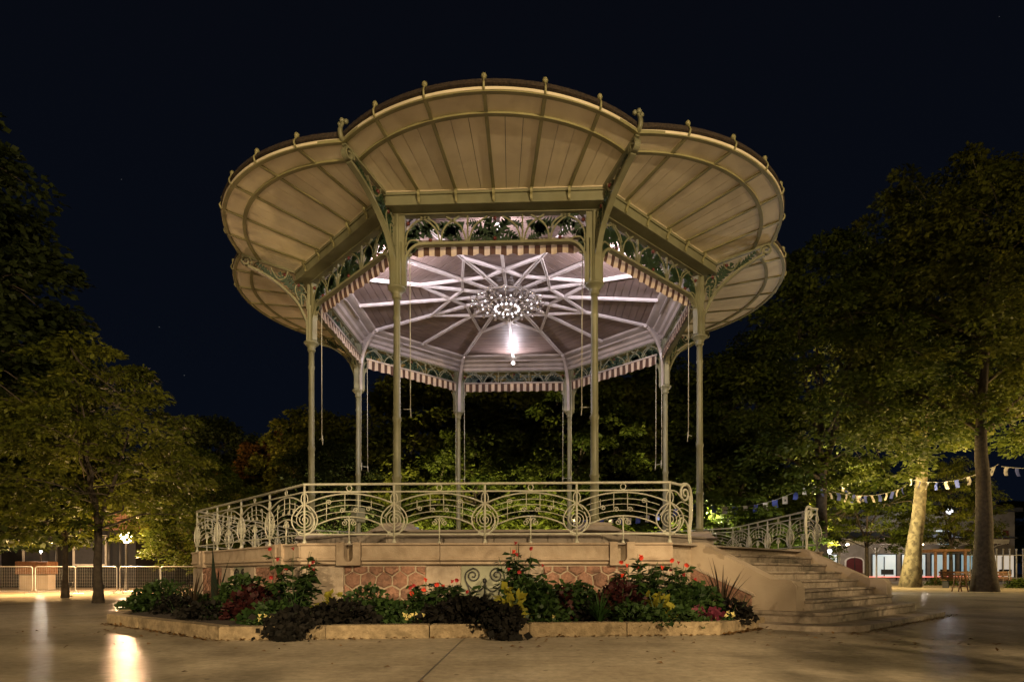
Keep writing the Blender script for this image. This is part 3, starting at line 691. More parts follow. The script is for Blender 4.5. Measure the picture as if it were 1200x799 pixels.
gl = MB()
L1 = leaf2d(.42, .125, 5, .5); L2 = leaf2d(.36, .11, 5, -.4); L3 = leaf2d(.52, .135, 6, .6)
items = [(0, zb + .02, 90, .38 / .36, L1)]
for s in (-1, 1):
    A = lambda an: an if s > 0 else 180 - an
    items += [(s * .02, zb + .12, A(42), 1.0, L1), (s * .02, zb + .05, A(12), 1.0, L2), (s * .10, zb + .28, A(60), .7, L2), (s * .34, zb + .10, A(-10), .5, L2),
              (s * .62, zb + .42, A(-35), 1.0, L1), (s * .78, zb + .20, A(15), .9, L2), (s * .70, zb + .30, A(-8), .9, L1), (s * .66, zb + .06, A(30), .7, L2),
              (s * 1.20, zb + .42, A(-30), .9, L1), (s * 1.18, zb + .36, A(5), .9, L3), (s * 1.26, zb + .12, A(35), .7, L2), (s * 1.55, zb + .38, A(-60), 1.0, L3), (s * 1.5, zb + .18, A(-10), .7, L2),
              (s * 1.78, zb + .28, A(-95), 1.0, L1), (s * 1.66, zb + .02, A(-50), .7, L2), (s * .30, zb + .40, A(-10), .7, L2), (s * 1.0, zb + .12, A(120), .6, L2), (s * .85, zb + .40, A(-70), .8, L2), (s * .92, zb + .42, A(-20), .8, L1), (s * .22, zb + .22, A(-25), .7, L2)]
for x, z, an, s_, lf_ in items: gl.prism(put2d(lf_, x, z, an, s_), yF - .012, yF + .012)
gleaf_me = gl.mesh('frieze_leaves')
berry1 = MB().ball((0, 0, 0), .04, 8).mesh('berry'); fber = [(x, yF - .02, z) for x, z in ((0, zb + .47), (.0, zb + .07), (-1.30, zb + .06), (1.30, zb + .06), (-(X0 - .06), zb + .40), (X0 - .06, zb + .40))]
# --- cove inside
AI = 4.5 * C8; zCe = Z0 + 7.57; zCa = Z0 + 7.80
cv = MB()
prof = [(AC - .09, zG), (AC - .12, zG + .03), (AC - .12, zG + .10), (AC - .20, zG + .13), (AC - .24, zG + .20), (AC - .38, zG + .25), (AC - .40, zG + .29), (AI + .06, zCe - .07), (AI, zCe - .05), (AI - .02, zCe + .02)]
for i in range(len(prof) - 1):
    (d0, z0), (d1, z1) = prof[i], prof[i + 1]
    cv.add([(-hl(d0), -d0, z0), (hl(d0), -d0, z0), (hl(d1), -d1, z1), (-hl(d1), -d1, z1)], [(0, 1, 2, 3)])
cove_me = cv.mesh('cove')
cv = MB(); cv.bar((-.62, -(AI + .20), zG + .23), (.62, -(AI + .20), zG + .23), .05, .04); lampbar_me = cv.mesh('lamp_bar')
for k in range(8):
    rz = k * PI / 4
    g = obj('girder', gird_me, M['sage'], bs, rz=rz); obj('girder_moulding', gtrim_me, M['sage'], g); obj('rivets', riv_me, M['sage'], g, kind='stuff')
    f = obj('frieze', fb_me, M['sage'], bs, rz=rz); [obj('frieze_scrolls', q_, M['sage'], f) for q_ in frieze_me]; obj('frieze_leaves', gleaf_me, M['leafg'], f); [obj('berry', berry1, M['berry'], f, q_) for q_ in fber]
    c = obj('cove', cove_me, M['inner'], bs, rz=rz); obj('lamp_bar', lampbar_me, M['inner'], c)

# --- canopies: ruled sheet between girder and a curved horizontal rim
RA = 3.77; LC = 7.30 - RA; AH = math.asin(2.595 / RA)
def rim(th, off=0): return (RA + off) * math.sin(th), LC + (RA + off) * math.cos(th)
inx = hl(LG)
def can(s, q, dz=0):
    """s in -1..1 across, q in 0..1 from girder to rim"""
    xi = s * inx; th = s * AH; xo, lo_ = rim(th); lo_i = LG + .012
    return (xi + (xo - xi) * q, -(lo_i + (lo_ - lo_i) * q), zS + (zR - zS) * q + dz)
ribs = [-1, -30 / 43.5, -15 / 43.5, 0, 15 / 43.5, 30 / 43.5, 1]
ribs = [-1, -.687, -.3435, 0, .3435, .687, 1]
def sheet_piece(s0, s1, q0f, q1f, dz0, dz1, ns=3, nq=1):
    mb = MB(); vs = []; 
    for dz in (dz0, dz1):
        for i in range(ns + 1):
            s = s0 + (s1 - s0) * i / ns
            for j in range(nq + 1):
                q = q0f(s) + (q1f(s) - q0f(s)) * j / nq; vs.append(can(s, q, dz))
    m = (ns + 1) * (nq + 1); fs = []
    for i in range(ns):
        for j in range(nq):
            p = i * (nq + 1) + j
            fs.append((p, p + 1, p + nq + 2, p + nq + 1)); fs.append((p + m, p + m + nq + 1, p + m + nq + 2, p + m + 1))
    per = [i * (nq + 1) for i in range(ns + 1)] + [ns * (nq + 1) + j for j in range(1, nq + 1)] + [i * (nq + 1) + nq for i in reversed(range(ns))] + [j for j in reversed(range(1, nq))]
    for i in range(len(per)):
        p, q = per[i], per[(i + 1) % len(per)]; fs.append((p, q, q + m, p + m))
    return mb.add(vs, fs)
def qring(s):                                   # the inner ring runs 0.41 m inside the rim
    xi = s * inx; xo, lo_ = rim(s * AH); L = math.hypot(xo - xi, lo_ - LG); return 1 - .41 / L
c0 = lambda s: 0.0
c1 = lambda s: 1.0
plank_me = []; gap = .0035
for i in range(6):
    for j in range(3):
        a0 = ribs[i] + (ribs[i + 1] - ribs[i]) * j / 3; a1 = ribs[i] + (ribs[i + 1] - ribs[i]) * (j + 1) / 3
        plank_me.append(sheet_piece(a0 + gap / 2, a1 - gap / 2, c0, lambda s: qring(s) - .0, -.012, .012, 2, 1).mesh('soffit_board'))
border_me = [sheet_piece(ribs[i] + .003, ribs[i + 1] - .003, lambda s: qring(s) + .004, c1, -.009, .013, 5, 1).mesh('border_panel') for i in range(6)]
rib_me = []
for s in ribs[1:-1]:
    mb = MB(); p, q = Vector(can(s, -.01, -.032)), Vector(can(s, 1.0, -.032)); mb.bar(p + Vector((0, 0, .012)), q + Vector((0, 0, .012)), .062, .034)
    t = (q - p).normalized(); t.z = 0
    e = Vector(can(s, 1, -.01))
    mb.tube(smooth_path([e - t * .05, e + t * .05, e + t * .085 + Vector((0, 0, .08)), e + t * .05 + Vector((0, 0, .15)), e + t * .02 + Vector((0, 0, .19))], 5), [.02] * 11 + [.014] * 10, 6)
    p2 = Vector(can(s, 0, 0)); mb.strip(smooth_path([p2 + Vector((0, -.10, -.05)), p2 + Vector((0, -.09, -.11)), p2 + Vector((0, -.045, -.15)), p2 + Vector((0, -.02, -.22))], 4), .05, .03, (1, 0, 0)); mb.ball(p2 + Vector((0, -.03, -.235)), .028, 6)
    r_ = mb.mesh('canopy_rib'); mb = MB(); b_ = e + t * .02 + Vector((0, 0, .22)); mb.ball(b_, .05, 8); mb.tube([b_ + Vector((0, 0, -.05)), b_ + t * .04 + Vector((0, 0, -.035))], .02, 6)
    rib_me.append((r_, mb.mesh('finial')))
def band(qf, wd, th, dz, n=36):
    P = [can(-1 + 2 * i / n, 1, 0) for i in range(n + 1)]
    P = [Vector(can(-1 + 2 * i / n, qf(-1 + 2 * i / n), dz)) for i in range(n + 1)]
    vs = []
    for i in range(n + 1):
        t = (P[min(i + 1, n)] - P[max(i - 1, 0)]); t.z = 0; t.normalize(); nn = Vector((t.y, -t.x, 0))
        for a_, b_ in ((-1, -1), (1, -1), (1, 1), (-1, 1)): vs.append(P[i] + nn * a_ * wd / 2 + Vector((0, 0, b_ * th / 2)))
    fs = [(i * 4 + k, i * 4 + (k + 1) % 4, i * 4 + 4 + (k + 1) % 4, i * 4 + 4 + k) for i in range(n) for k in range(4)] + [(0, 1, 2, 3), (n * 4 + 3, n * 4 + 2, n * 4 + 1, n * 4)]
    return MB().add(vs, fs)
rimme = band(c1, .07, .055, -.012).mesh('rim'); rimhi = band(lambda s: 1.016, .025, .045, .0).mesh('rim_edge'); ringme = band(qring, .075, .036, -.026).mesh('arched_batten')
bead = MB(); bead.add(*trap(LG + .002, LG + .05, zS - .027, zS - .0135 - .0, .02)); bead_me = bead.mesh('bead')
# roof covering on top of a petal: slightly overhanging dark sheet, plus the rise to the crown
def rooft(dz, over):
    return [(lambda p: (p[0], p[1], p[2]))(Vector(can(-1 + 2 * i / 30, 1 + over, dz))) for i in range(31)]
rf = MB(); e0 = rooft(.04, .0); e1 = rooft(.06, .035); e2 = rooft(.15, .02)
m = 31
inner = [(x * .0, 0, Z0 + 9.4) for x in range(31)]
midr = [(-hl(AC) + 2 * hl(AC) * i / 30, -AC, zS + .75) for i in range(31)]
vs = e0 + e1 + e2 + midr + [(0, 0, Z0 + 9.6)]
fs = [(L * m + i, L * m + i + 1, (L + 1) * m + i + 1, (L + 1) * m + i) for L in range(3) for i in range(30)] + [(3 * m + i, 3 * m + i + 1, 4 * m) for i in range(30)]
rf.add(vs, fs); back = [can(-1 + 2 * i / 30, 0, .055) for i in range(31)]
rf.add(e0 + back, [(i, i + 1, m + i + 1, m + i) for i in range(30)]); roof_me = rf.mesh('canopy_roof')
for k in range(8):
    rz = k * PI / 4
    p = obj('canopy', roof_me, M['zinc'], bs, rz=rz)
    for me in plank_me: obj('soffit_board', me, M['cream'], p)
    for me in border_me: obj('border_panel', me, M['cream'], p)
    for r_, f_ in rib_me: obj('canopy_rib', r_, M['rib'], p); obj('finial', f_, M['rib'], p)
    obj('rim', rimme, M['rib'], p); obj('rim_edge', rimhi, M['cream'], p); obj('arched_batten', ringme, M['rib'], p); obj('bead', bead_me, M['cream'], p)

# --- ceiling
NB = 19; r0_ = .32; slope = (zCa - zCe) / AI
cz = lambda d: zCa - slope * d
mb = MB(); vs = [(0, 0, zCa + .05)] + [(x, y, zCe + .05) for x, y in oct_pts(4.55)]; mb.add(vs, [(0, 1 + i, 1 + (i + 1) % 8) for i in range(8)]); ce = obj('ceiling', mb, M['ceil'], bs)
for i in range(NB):
    d0 = r0_ + (AI - r0_) * i / NB + .005; d1 = r0_ + (AI - r0_) * (i + 1) / NB - .005
    mb = MB(); vs = []
    for dz in (0, .025):
        for d in (d0 + (.004 if dz == 0 else 0), d1 - (.004 if dz == 0 else 0)):
            for sx in (-1, 1): vs.append((sx * hl(d), -d, cz(d) + dz))
    mb.add(vs, [(0, 1, 3, 2), (4, 6, 7, 5), (0, 4, 5, 1), (2, 3, 7, 6), (0, 2, 6, 4), (1, 5, 7, 3)]); me = mb.mesh('ceiling_board')
    for k in range(8): obj('ceiling_board', me, M['ceil'], ce, rz=k * PI / 4)
def cp(ang, r, dz=-.035):                        # ang measured from -y, r true radius
    a_ = R_(ang); q = ((a_ + PI / 8) % (PI / 4)) - PI / 8; d = r * math.cos(q)
    return Vector((r * math.sin(a_), -r * math.cos(a_), cz(d) + dz))
def ribbar(p, q, wd=.055, ht=.07):
    wd *= .82
    """two thin rails with a slender web between them"""
    mb = MB(); z = Vector((0, 0, -.03)); sd = (q - p).cross(Vector((0, 0, 1))).normalized() * wd * .62
    for s in (-1, 1): mb.bar(p + sd * s + z, q + sd * s + z, wd * .42, .045)
    mb.bar(p + Vector((0, 0, .012)), q + Vector((0, 0, .012)), wd * 1.2, .02); return mb
mids = ribbar(cp(0, .62), cp(0, AI + .01), .06).mesh('ceiling_rib'); crn = ribbar(cp(22.5, .62), cp(22.5, 4.5), .065).mesh('hip_rib')
kn = MB(); kn.ball(cp(22.5, 4.46, -.07), .055, 8); kn_me = kn.mesh('rib_boss'); kn2 = MB(); kn2.ball(cp(0, AI - .02, -.06), .045, 8); kn2_me = kn2.mesh('rib_boss')
s1 = ribbar(cp(-22.5, 2.45), cp(0, 1.58), .05).mesh('star_strap'); s2 = ribbar(cp(0, 1.58), cp(22.5, 1.28), .05).mesh('star_strap')
s3 = ribbar(cp(22.5, 2.45), cp(0, 1.58), .05).mesh('star_strap'); s4 = ribbar(cp(0, 1.58), cp(-22.5, 1.28), .05).mesh('star_strap')
for k in range(8):
    rz = k * PI / 4
    for n_, me in (('ceiling_rib', mids), ('hip_rib', crn), ('rib_boss', kn_me), ('rib_boss', kn2_me), ('star_strap', s1), ('star_strap', s2), ('star_strap', s3), ('star_strap', s4)): obj(n_, me, M['silver'], ce, rz=rz)

# ------------------------------------------------------------------ chandelier rosette
ch = thing('chandelier', 'round glittering silver chandelier of scrolls and bulbs at the ceiling centre', 'chandelier', W(0, 0, zCa - .35), ROT); ch.scale = (1.12, 1.12, 1)
mb = MB(); mb.lathe([(.02, .36), (.06, .33), (.04, .2), (.10, .14), (.05, .08), (.15, .02), (.18, -.03), (.10, -.08), (.05, -.11), (.07, -.15), (.02, -.20)], 16); obj('stem', mb, M['chrome'], ch)
for r, z, t in ((.80, .10, .018), (.74, .16, .012), (.42, .02, .014)):
    mb = MB(); mb.tube([(r * math.cos(2 * PI * i / 40), r * math.sin(2 * PI * i / 40), z) for i in range(40)], t, 6, closed=True); obj('hoop', mb, M['chrome'], ch)
mb = MB(); mb.tube(smooth_path([(0, -.1, .02), (0, -.22, -.08), (0, -.36, -.02), (0, -.45, .06), (0, -.60, -.02), (0, -.72, .0), (0, -.80, .09)], 5), .013, 6)
mb.v = mb.v; mb.tube([(0, y, z) for y, _, z in spiral(-.52, .10, .07, .015, 0, 1.4, 20)], .010, 6); mb.tube([(0, y, z) for y, _, z in spiral(-.68, .09, .055, .012, 180, 1.4, 18)], .009, 6)
mb.tube(smooth_path([(0, -.8, .1), (.07, -.88, .05), (0, -.95, .1), (-.07, -.88, .05), (0, -.8, .1)], 4), .009, 6); arm_me = mb.mesh('arm')
M['bulb'] = em('warm_white_bulb', (1, .92, .95), 1.6)
mb = MB(); mb.ball((0, -.30, -.10), .032, 8); bulb_me = mb.mesh('bulb')
mb = MB(); mb.ball((0, -.62, -.03), .024, 8); bulb2_me = mb.mesh('bulb'); mb = MB(); mb.ball((0, -.45, -.06), .04, 8); drop_me = mb.mesh('glass_drop'); mb = MB(); mb.ball((0, -.90, .0), .04, 8); drop2_me = mb.mesh('glass_drop')
for i in range(16):
    a_ = i * PI / 8
    obj('arm', arm_me, M['chrome'], ch, rz=a_); obj('bulb', bulb_me, M['bulb'], ch, rz=a_); obj('bulb', bulb2_me, M['bulb'], ch, rz=a_ + PI / 16); obj('glass_drop', drop_me, M['chrome'], ch, rz=a_ + PI / 16); obj('glass_drop', drop2_me, M['chrome'], ch, rz=a_)
# ------------------------------------------------------------------ floodlights on the lamp bars
INC = (1.0, .87, .95)
M['lampface'] = em('lamp_face', (1, .93, .95), 60)
fl_b = MB(); fl_b.box((0, 0, 0), (.16, .07, .12), b=.01); fl_bm = fl_b.mesh('housing'); fl_f = MB(); fl_f.lathe([(.045, 0), (.045, .012)], 12); fl_f.v = [(x, z + .036, y) for x, y, z in fl_f.v]; fl_fm = fl_f.mesh('lamp_face')
for k in range(8):
    if k in (2, 3, 5, 6): continue  # the back floodlight burns in view, the front ones are assumed
    g = thing('floodlight', 'small white floodlight clipped to the bar inside the bandstand cornice', 'floodlight', W(*face_pt(k, 0, AI + .20), zG + .14), ROT + k * PI / 4, 'floodlights round the inside of the cornice')
    obj('housing', fl_bm, M['inner'], g); obj('lamp_face', fl_fm, M['lampface'], g)
    l = bpy.data.lights.new('floodlight_light', 'SPOT'); l.energy = {4: 120, 0: 150}.get(k, 520); l.color = INC; l.shadow_soft_size = .05; l.spot_size = R_(172); l.spot_blend = .35
    lo = bpy.data.objects.new('floodlight_light', l); col.objects.link(lo); lo.parent = g; lo.location = (0, .16, -.30); lo.rotation_euler = (R_(90), 0, 0)
# ------------------------------------------------------------------ striped valances
vz0, vz1 = Z0 + 6.72, Z0 + 6.43
def valance(curl):
    xs = np.linspace(-X0 + .06, X0 - .06, 137); mb = MB(); rows = 7; vs = []
    for j in range(rows):
        q = j / (rows - 1)
        for x in xs:
            sc_ = .5 + .5 * math.cos(2 * PI * x / .339); z = vz0 + (vz1 - vz0 + .03 * sc_) * q
            y = yF + .14 + .016 * q * math.sin(x * 2 * PI / .226 + 1) + curl * .10 * q * q + .01 * math.sin(x * 3.1) * q
            vs.append((x, y, z))
    n = len(xs); mb.add(vs, [(j * n + i, j * n + i + 1, (j + 1) * n + i + 1, (j + 1) * n + i) for j in range(rows - 1) for i in range(n - 1)], True); return mb.mesh('canvas')
val_me = [valance(c) for c in (0, .5)]
mb = MB(); mb.tube([(-X0 + .04, yF + .15, vz0 + .02), (X0 - .04, yF + .15, vz0 + .02)], .03, 8); rol_me = mb.mesh('roller')
rod = MB(); zc = Z0 + 3.28
rod.tube([(0, 0, vz0), (.012, 0, zc)], .0085, 6); rod.tube([(.0, .02, zc + .14), (.02, .02, zc - .10)], .010, 6); rod.tube([(-.14, 0, zc + .06), (.03, 0, zc + .06)], .008, 6); rod_me = rod.mesh('crank_rod')
rods = {0: (-1, 1), 1: (1,), 7: (-1,), 2: (1,), 6: (-1,), 3: (-1, 1), 5: (-1, 1), 4: (-1, 1)}
VL = {0: 'striped cream and brown valance under the frieze facing the planted bed', 4: 'striped cream and brown valance under the frieze behind the burning floodlight',
      1: 'striped cream and brown valance under the frieze facing the staircase'}
for k in range(8):
    g = thing('awning_valance', VL.get(k, 'striped cream and brown canvas valance hanging under a bandstand frieze'), 'valance', W(0, 0), ROT + k * PI / 4, 'striped valances round the bandstand')
    obj('canvas', val_me[1 if k in (6, 7, 1, 2) else 0], M['stripe'], g); obj('roller', rol_me, M['inner'], g)
    for s in rods[k]:
        q = obj('crank_rod', rod_me, M['ironw'], g, (s * (X0 - .06), yF + .16, 0)); q.scale = (-s, 1, 1)
# ------------------------------------------------------------------ planting bed kerb and soil
KP = [(-7.55, 13.3), (-7.15, 11.3), (-6.33, 9.52), (-3.49, 7.23), (2.70, 7.86), (3.72, 8.95)]
def inset_line(P, d):
    o = []
    for i in range(len(P)):
        a_, b_ = Vector(P[max(i - 1, 0)]), Vector(P[min(i + 1, len(P) - 1)]); p = Vector(P[i])
        n = Vector((0, 0))
        for q, r in ((P[max(i - 1, 0)], P[i]), (P[i], P[min(i + 1, len(P) - 1)])):
            t = Vector(r) - Vector(q)
            if t.length > 0: t.normalize(); n += Vector((-t.y, t.x))
        n.normalize(); o.append(p + n * d)
    return o
KI = inset_line(KP, .20)
kb = thing('planter_kerb', 'low weathered stone kerb edging the flower bed round the terrace', 'kerb', (-.5, 7.6, 0))
for i in range(len(KP) - 1):
    p, q = Vector(KP[i]), Vector(KP[i + 1]); pi_, qi = KI[i], KI[i + 1]; L = (q - p).length; n = max(1, round(L / 1.25))
    for j in range(n):
        t0, t1 = j / n + .006 / L, (j + 1) / n - .006 / L
        f = [p.lerp(q, t0), p.lerp(q, t1), pi_.lerp(qi, t1), pi_.lerp(qi, t0)]
        h = .165 + random.uniform(-.008, .008); sh = random.uniform(-.008, .008); mb = MB(); vs = []
        cen = sum(f, Vector((0, 0))) / 4
        nd = (f[0] - f[3]).normalized() * sh
        for z, s_ in ((0, 1), (h - .02, 1), (h, .955)):
            for v in f:
                e = (v - cen); vs.append(((cen + nd + Vector((e.x, e.y)) * (s_ if s_ == 1 else 1) - (e.normalized() * .02 if s_ != 1 else Vector((0, 0))))[:] + (z,)))
        vs = [(x + .5, y - 7.6, z) for x, y, z in vs]
        mb.add(vs, [(L_ * 4 + a_, L_ * 4 + (a_ + 1) % 4, L_ * 4 + 4 + (a_ + 1) % 4, L_ * 4 + 4 + a_) for L_ in range(2) for a_ in range(4)] + [(8, 9, 10, 11)])
        obj('kerb_stone', mb, M['kerb'], kb)
soil_poly = [tuple(v) for v in inset_line(KP, .18)] + [W(*face_pt(1, -2.2, AP + .2))[:2], W(*face_pt(0, HP - .1, AP - .1))[:2], W(*face_pt(0, -HP, AP - .1))[:2], W(*face_pt(7, -HP + .1, AP - .1))[:2]]
so = sheet('soil_bed', soil_poly, .115, M['soil'])

# ------------------------------------------------------------------ leaf meshes
def leaves_mesh(name, base, direc, normal, L, Wd, fold=.15, tint=None):
    """one folded quad per leaf"""
    n = len(base); d = direc / np.linalg.norm(direc, axis=1, keepdims=True)
    s = np.cross(d, normal); s /= np.maximum(np.linalg.norm(s, axis=1, keepdims=True), 1e-6); nn = np.cross(s, d)
    L = np.broadcast_to(np.asarray(L, float).reshape(-1, 1), (n, 1)); Wd = np.broadcast_to(np.asarray(Wd, float).reshape(-1, 1), (n, 1))
    v = np.empty((n, 4, 3)); v[:, 0] = base; v[:, 1] = base + d * L * .48 + s * Wd / 2 + nn * Wd * fold; v[:, 2] = base + d * L; v[:, 3] = base + d * L * .48 - s * Wd / 2 + nn * Wd * fold
    me = bpy.data.meshes.new(name); me.vertices.add(n * 4); me.vertices.foreach_set('co', v.reshape(-1))
    me.loops.add(n * 4); me.loops.foreach_set('vertex_index', np.arange(n * 4, dtype=np.int32))
    me.polygons.add(n); me.polygons.foreach_set('loop_start', np.arange(0, n * 4, 4, dtype=np.int32)); me.polygons.foreach_set('loop_total', np.full(n, 4, dtype=np.int32))
    me.update(calc_edges=True)
    at = me.attributes.new('tint', 'FLOAT', 'POINT'); tt = np.random.rand(n) if tint is None else tint
    at.data.foreach_set('value', np.repeat(tt, 4).astype(np.float32)); return me
def unit(n, rng):
    v = rng.normal(size=(n, 3)); return v / np.linalg.norm(v, axis=1, keepdims=True)
SH = {'round': lambda t: (max(0, 1 - (2 * t - 1) ** 2)) ** .5, 'dome': lambda t: (max(0, 1 - t ** 2.2)) ** .5 * min(1, .55 + t * 2.2), 'ovoid': lambda t: (max(0, 1 - t) ** .62) * min(1, .5 + t * 3.2)}
def make_tree(seed, H, th, cr, shape, ncl, nl, ls, tr, fork=0, flat=.45, lowf=.85, asp=.72):
    rng = np.random.default_rng(seed); rnd = random.Random(seed); sf = SH[shape]
    env = lambda z: cr * sf(min(1, max(0, (z - th * .8) / (H - th * .8))))
    wood = MB(); nodes = []
    top = H * .80
    stems = []
    def stem(p0, p1, r0, r1, n=9, wob=.05):
        pts = []; rr = []
        for i in range(n + 1):
            t = i / n; v = Vector(p0).lerp(Vector(p1), t); w_ = wob * (H / 10) * math.sin(t * PI)
            v += Vector((rnd.uniform(-1, 1), rnd.uniform(-1, 1), 0)) * w_; pts.append(v); rr.append(r0 + (r1 - r0) * t ** .8)
        return pts, rr
    if fork:
        p, r = stem((0, 0, -.1), (0, 0, th), tr, tr * .82, 5, .03); r[0] = tr * 1.5; r[1] = tr * 1.12; wood.tube(p, r, 10)
        for i in range(fork):
            a_ = rnd.uniform(0, .6) + 2 * PI * i / fork; e = (math.cos(a_) * cr * .30, math.sin(a_) * cr * .30, top)
            p2, r2 = stem(p[-1], e, tr * .66, tr * .10, 10, .09); wood.tube(p2, r2, 8); stems.append((p2, r2))
    else:
        p, r = stem((0, 0, -.1), (rnd.uniform(-.3, .3), rnd.uniform(-.3, .3), top), tr, tr * .12, 14, .05); r[0] = tr * 1.3; r[1] = max(r[1], tr * 1.02); wood.tube(p, r, 12); stems.append((p, r))
    for p2, r2 in stems: nodes += [(Vector(v), q) for v, q in zip(p2, r2) if v.z > th * .9]
    nlimb = 16
    for i in range(nlimb):
        p2, r2 = stems[i % len(stems)]; cand = [(v, q) for v, q in zip(p2, r2) if v.z >= th * .95]
        v, q = cand[int(len(cand) * (i / nlimb) * .9)]
        a_ = i * 2.4 + rnd.uniform(-.4, .4); ze = min(H * .96, v.z + rnd.uniform(.05, .32) * (H - th)); rr = env(ze) * rnd.uniform(.55, .85)
        e = Vector((math.cos(a_) * rr, math.sin(a_) * rr, ze)); mid = v.lerp(e, .5) + Vector((0, 0, rnd.uniform(.0, .08) * H)) * .6
        pts = smooth_path([v, v.lerp(mid, .5) + Vector((rnd.uniform(-.2, .2), rnd.uniform(-.2, .2), .0)), mid, mid.lerp(e, .55), e], 4); rad = [max(.012, q * .5 * (1 - .9 * k / (len(pts) - 1))) for k in range(len(pts))]
        wood.tube(pts, rad, 6); nodes += [(pp, ra) for pp, ra in zip(pts[3:], rad[3:])]
    NV = np.array([n_[0][:] for n_ in nodes])
    C = []; tries = 0
    while len(C) < ncl and tries < ncl * 40:
        tries += 1
        z = th * .8 + (H - th * .8) * rnd.random(); R0 = env(z)
        if rnd.random() > (R0 / cr) ** 1.2 + .05: continue
        f = math.sqrt(rnd.uniform(.12, 1)); a_ = rnd.uniform(0, 2 * PI)
        lump = 1 + .16 * math.sin(a_ * 3 + seed + z * .9) + .12 * math.sin(a_ * 5 - z * 1.7)
        if z < th * lowf * (1.0 + .16 * math.sin(a_ * 2 + seed * 1.7) + .12 * math.sin(a_ * 5 + seed)) + cr * .06: continue
        C.append((math.cos(a_) * R0 * f * lump, math.sin(a_) * R0 * f * lump, z + rnd.uniform(-.3, .3)))
    C = np.array(C); cs = cr * .155
    for c in C[::2]:
        k = int(np.argmin(np.sum((NV - c) ** 2, axis=1))); v = Vector(NV[k]); c_ = Vector(c); wood.tube([v, v.lerp(c_, .5) + Vector((0, 0, .06 * H / 10)), c_], [min(nodes[k][1] * .6, .035), .018, .007], 4)
    per = nl // len(C); n = per * len(C); cen = np.repeat(C, per, axis=0)
    size = np.repeat(rng.uniform(.6, 1.3, len(C)), per)[:, None] * cs
    off = unit(n, rng) * (rng.random((n, 1)) ** .45); off[:, 2] *= flat
    rad = cen.copy(); rad[:, 2] = 0; rl = np.linalg.norm(rad, axis=1, keepdims=True); rad /= np.maximum(rl, .01)
    base = cen + off * size; base[:, 2] -= (off[:, 0] ** 2 + off[:, 1] ** 2) * size[:, 0] * .35
    
    d = unit(n, rng) * .8 + off * 1.0 + rad * .35; d[:, 2] = d[:, 2] * .5 - .28
    nrm = unit(n, rng) * .75 + np.array([0, 0, .9])
    LL = ls * rng.uniform(.7, 1.25, n)
    tint = np.clip(np.repeat(rng.random(len(C)), per) * .6 + rng.random(n) * .5, 0, 1)
    return wood.mesh('trunk'), leaves_mesh('crown', base, d, nrm, LL, LL * asp, .12, tint)
LM = {'green': leafmat('green_foliage', (.028, .050, .009), (.10, .125, .016)), 'olive': leafmat('olive_foliage', (.042, .062, .010), (.155, .165, .022), .6, .42), 'dark': leafmat('dark_foliage', (.014, .024, .009), (.045, .060, .016)),
      'rust': leafmat('rusty_foliage', (.06, .035, .01), (.16, .085, .02)), 'lime': leafmat('fresh_foliage', (.055, .09, .012), (.13, .17, .025))}
np.random.seed(3)
TV = {'big1': make_tree(11, 20, 6.2, 6.6, 'dome', 300, 44000, .26, .33, 3, .38, 1.0, .6), 'big2': make_tree(12, 20, 8.2, 6.6, 'round', 300, 44000, .26, .48, 0, .38, 1.0, .6), 'mid': make_tree(13, 7.0, 2.0, 3.0, 'dome', 190, 22000, .155, .11, 3, .30, 1.12, .5),
      'tall': make_tree(14, 14, 1.8, 4.6, 'ovoid', 420, 46000, .22, .26, 0), 'bg1': make_tree(15, 12, 2.4, 5.0, 'dome', 330, 34000, .26, .28, 2), 'bg2': make_tree(16, 12, 2.8, 4.6, 'round', 330, 34000, .26, .26, 0),
      'low': make_tree(17, 5, 1.0, 2.6, 'round', 200, 17000, .20, .10, 3)}
def tree(v, x, y, H, leaf, label, bark='bark', rz=0, wide=1.0, name='park_tree', group=None, z=-.03):
    wm, lm = TV[v]; H0 = {'big1': 20, 'big2': 20, 'mid': 7, 'tall': 14, 'bg1': 12, 'bg2': 12, 'low': 5}[v]; s = H / H0
    g = thing(name, label, 'tree', (x, y, z), rz, group); g.scale = (s * wide, s * wide, s)
    for n_, me, mt in (('trunk', wm, M[bark]), ('crown', lm, LM[leaf])):
        if not me.materials: me.materials.append(mt)
        o = obj(n_, me, None, g); o.material_slots[0].link = 'OBJECT'; o.material_slots[0].material = mt
    return g
tree('mid', -11.07, 16.3, 7.0, 'olive', 'small forked tree with lit yellow green crown beside the paving edge', rz=.6)
tree('mid', -14.45, 19.7, 6.8, 'olive', 'slim tree with lit pinkish trunk in front of the wire barriers', rz=2.2, wide=.85)
tree('tall', -17.9, 19.5, 16.4, 'dark', 'tall dark full crowned tree towering over the small lit trees', rz=1)
tree('tall', -24.5, 27, 15, 'dark', 'dark full crowned tree behind the tall one near the pavilion', rz=3)
BGT = 'trees standing behind the bandstand'
tree('bg1', -13.6, 26.5, 6.2, 'green', 'low leafy green tree beside the lamp post and barriers', rz=.4, group=BGT)
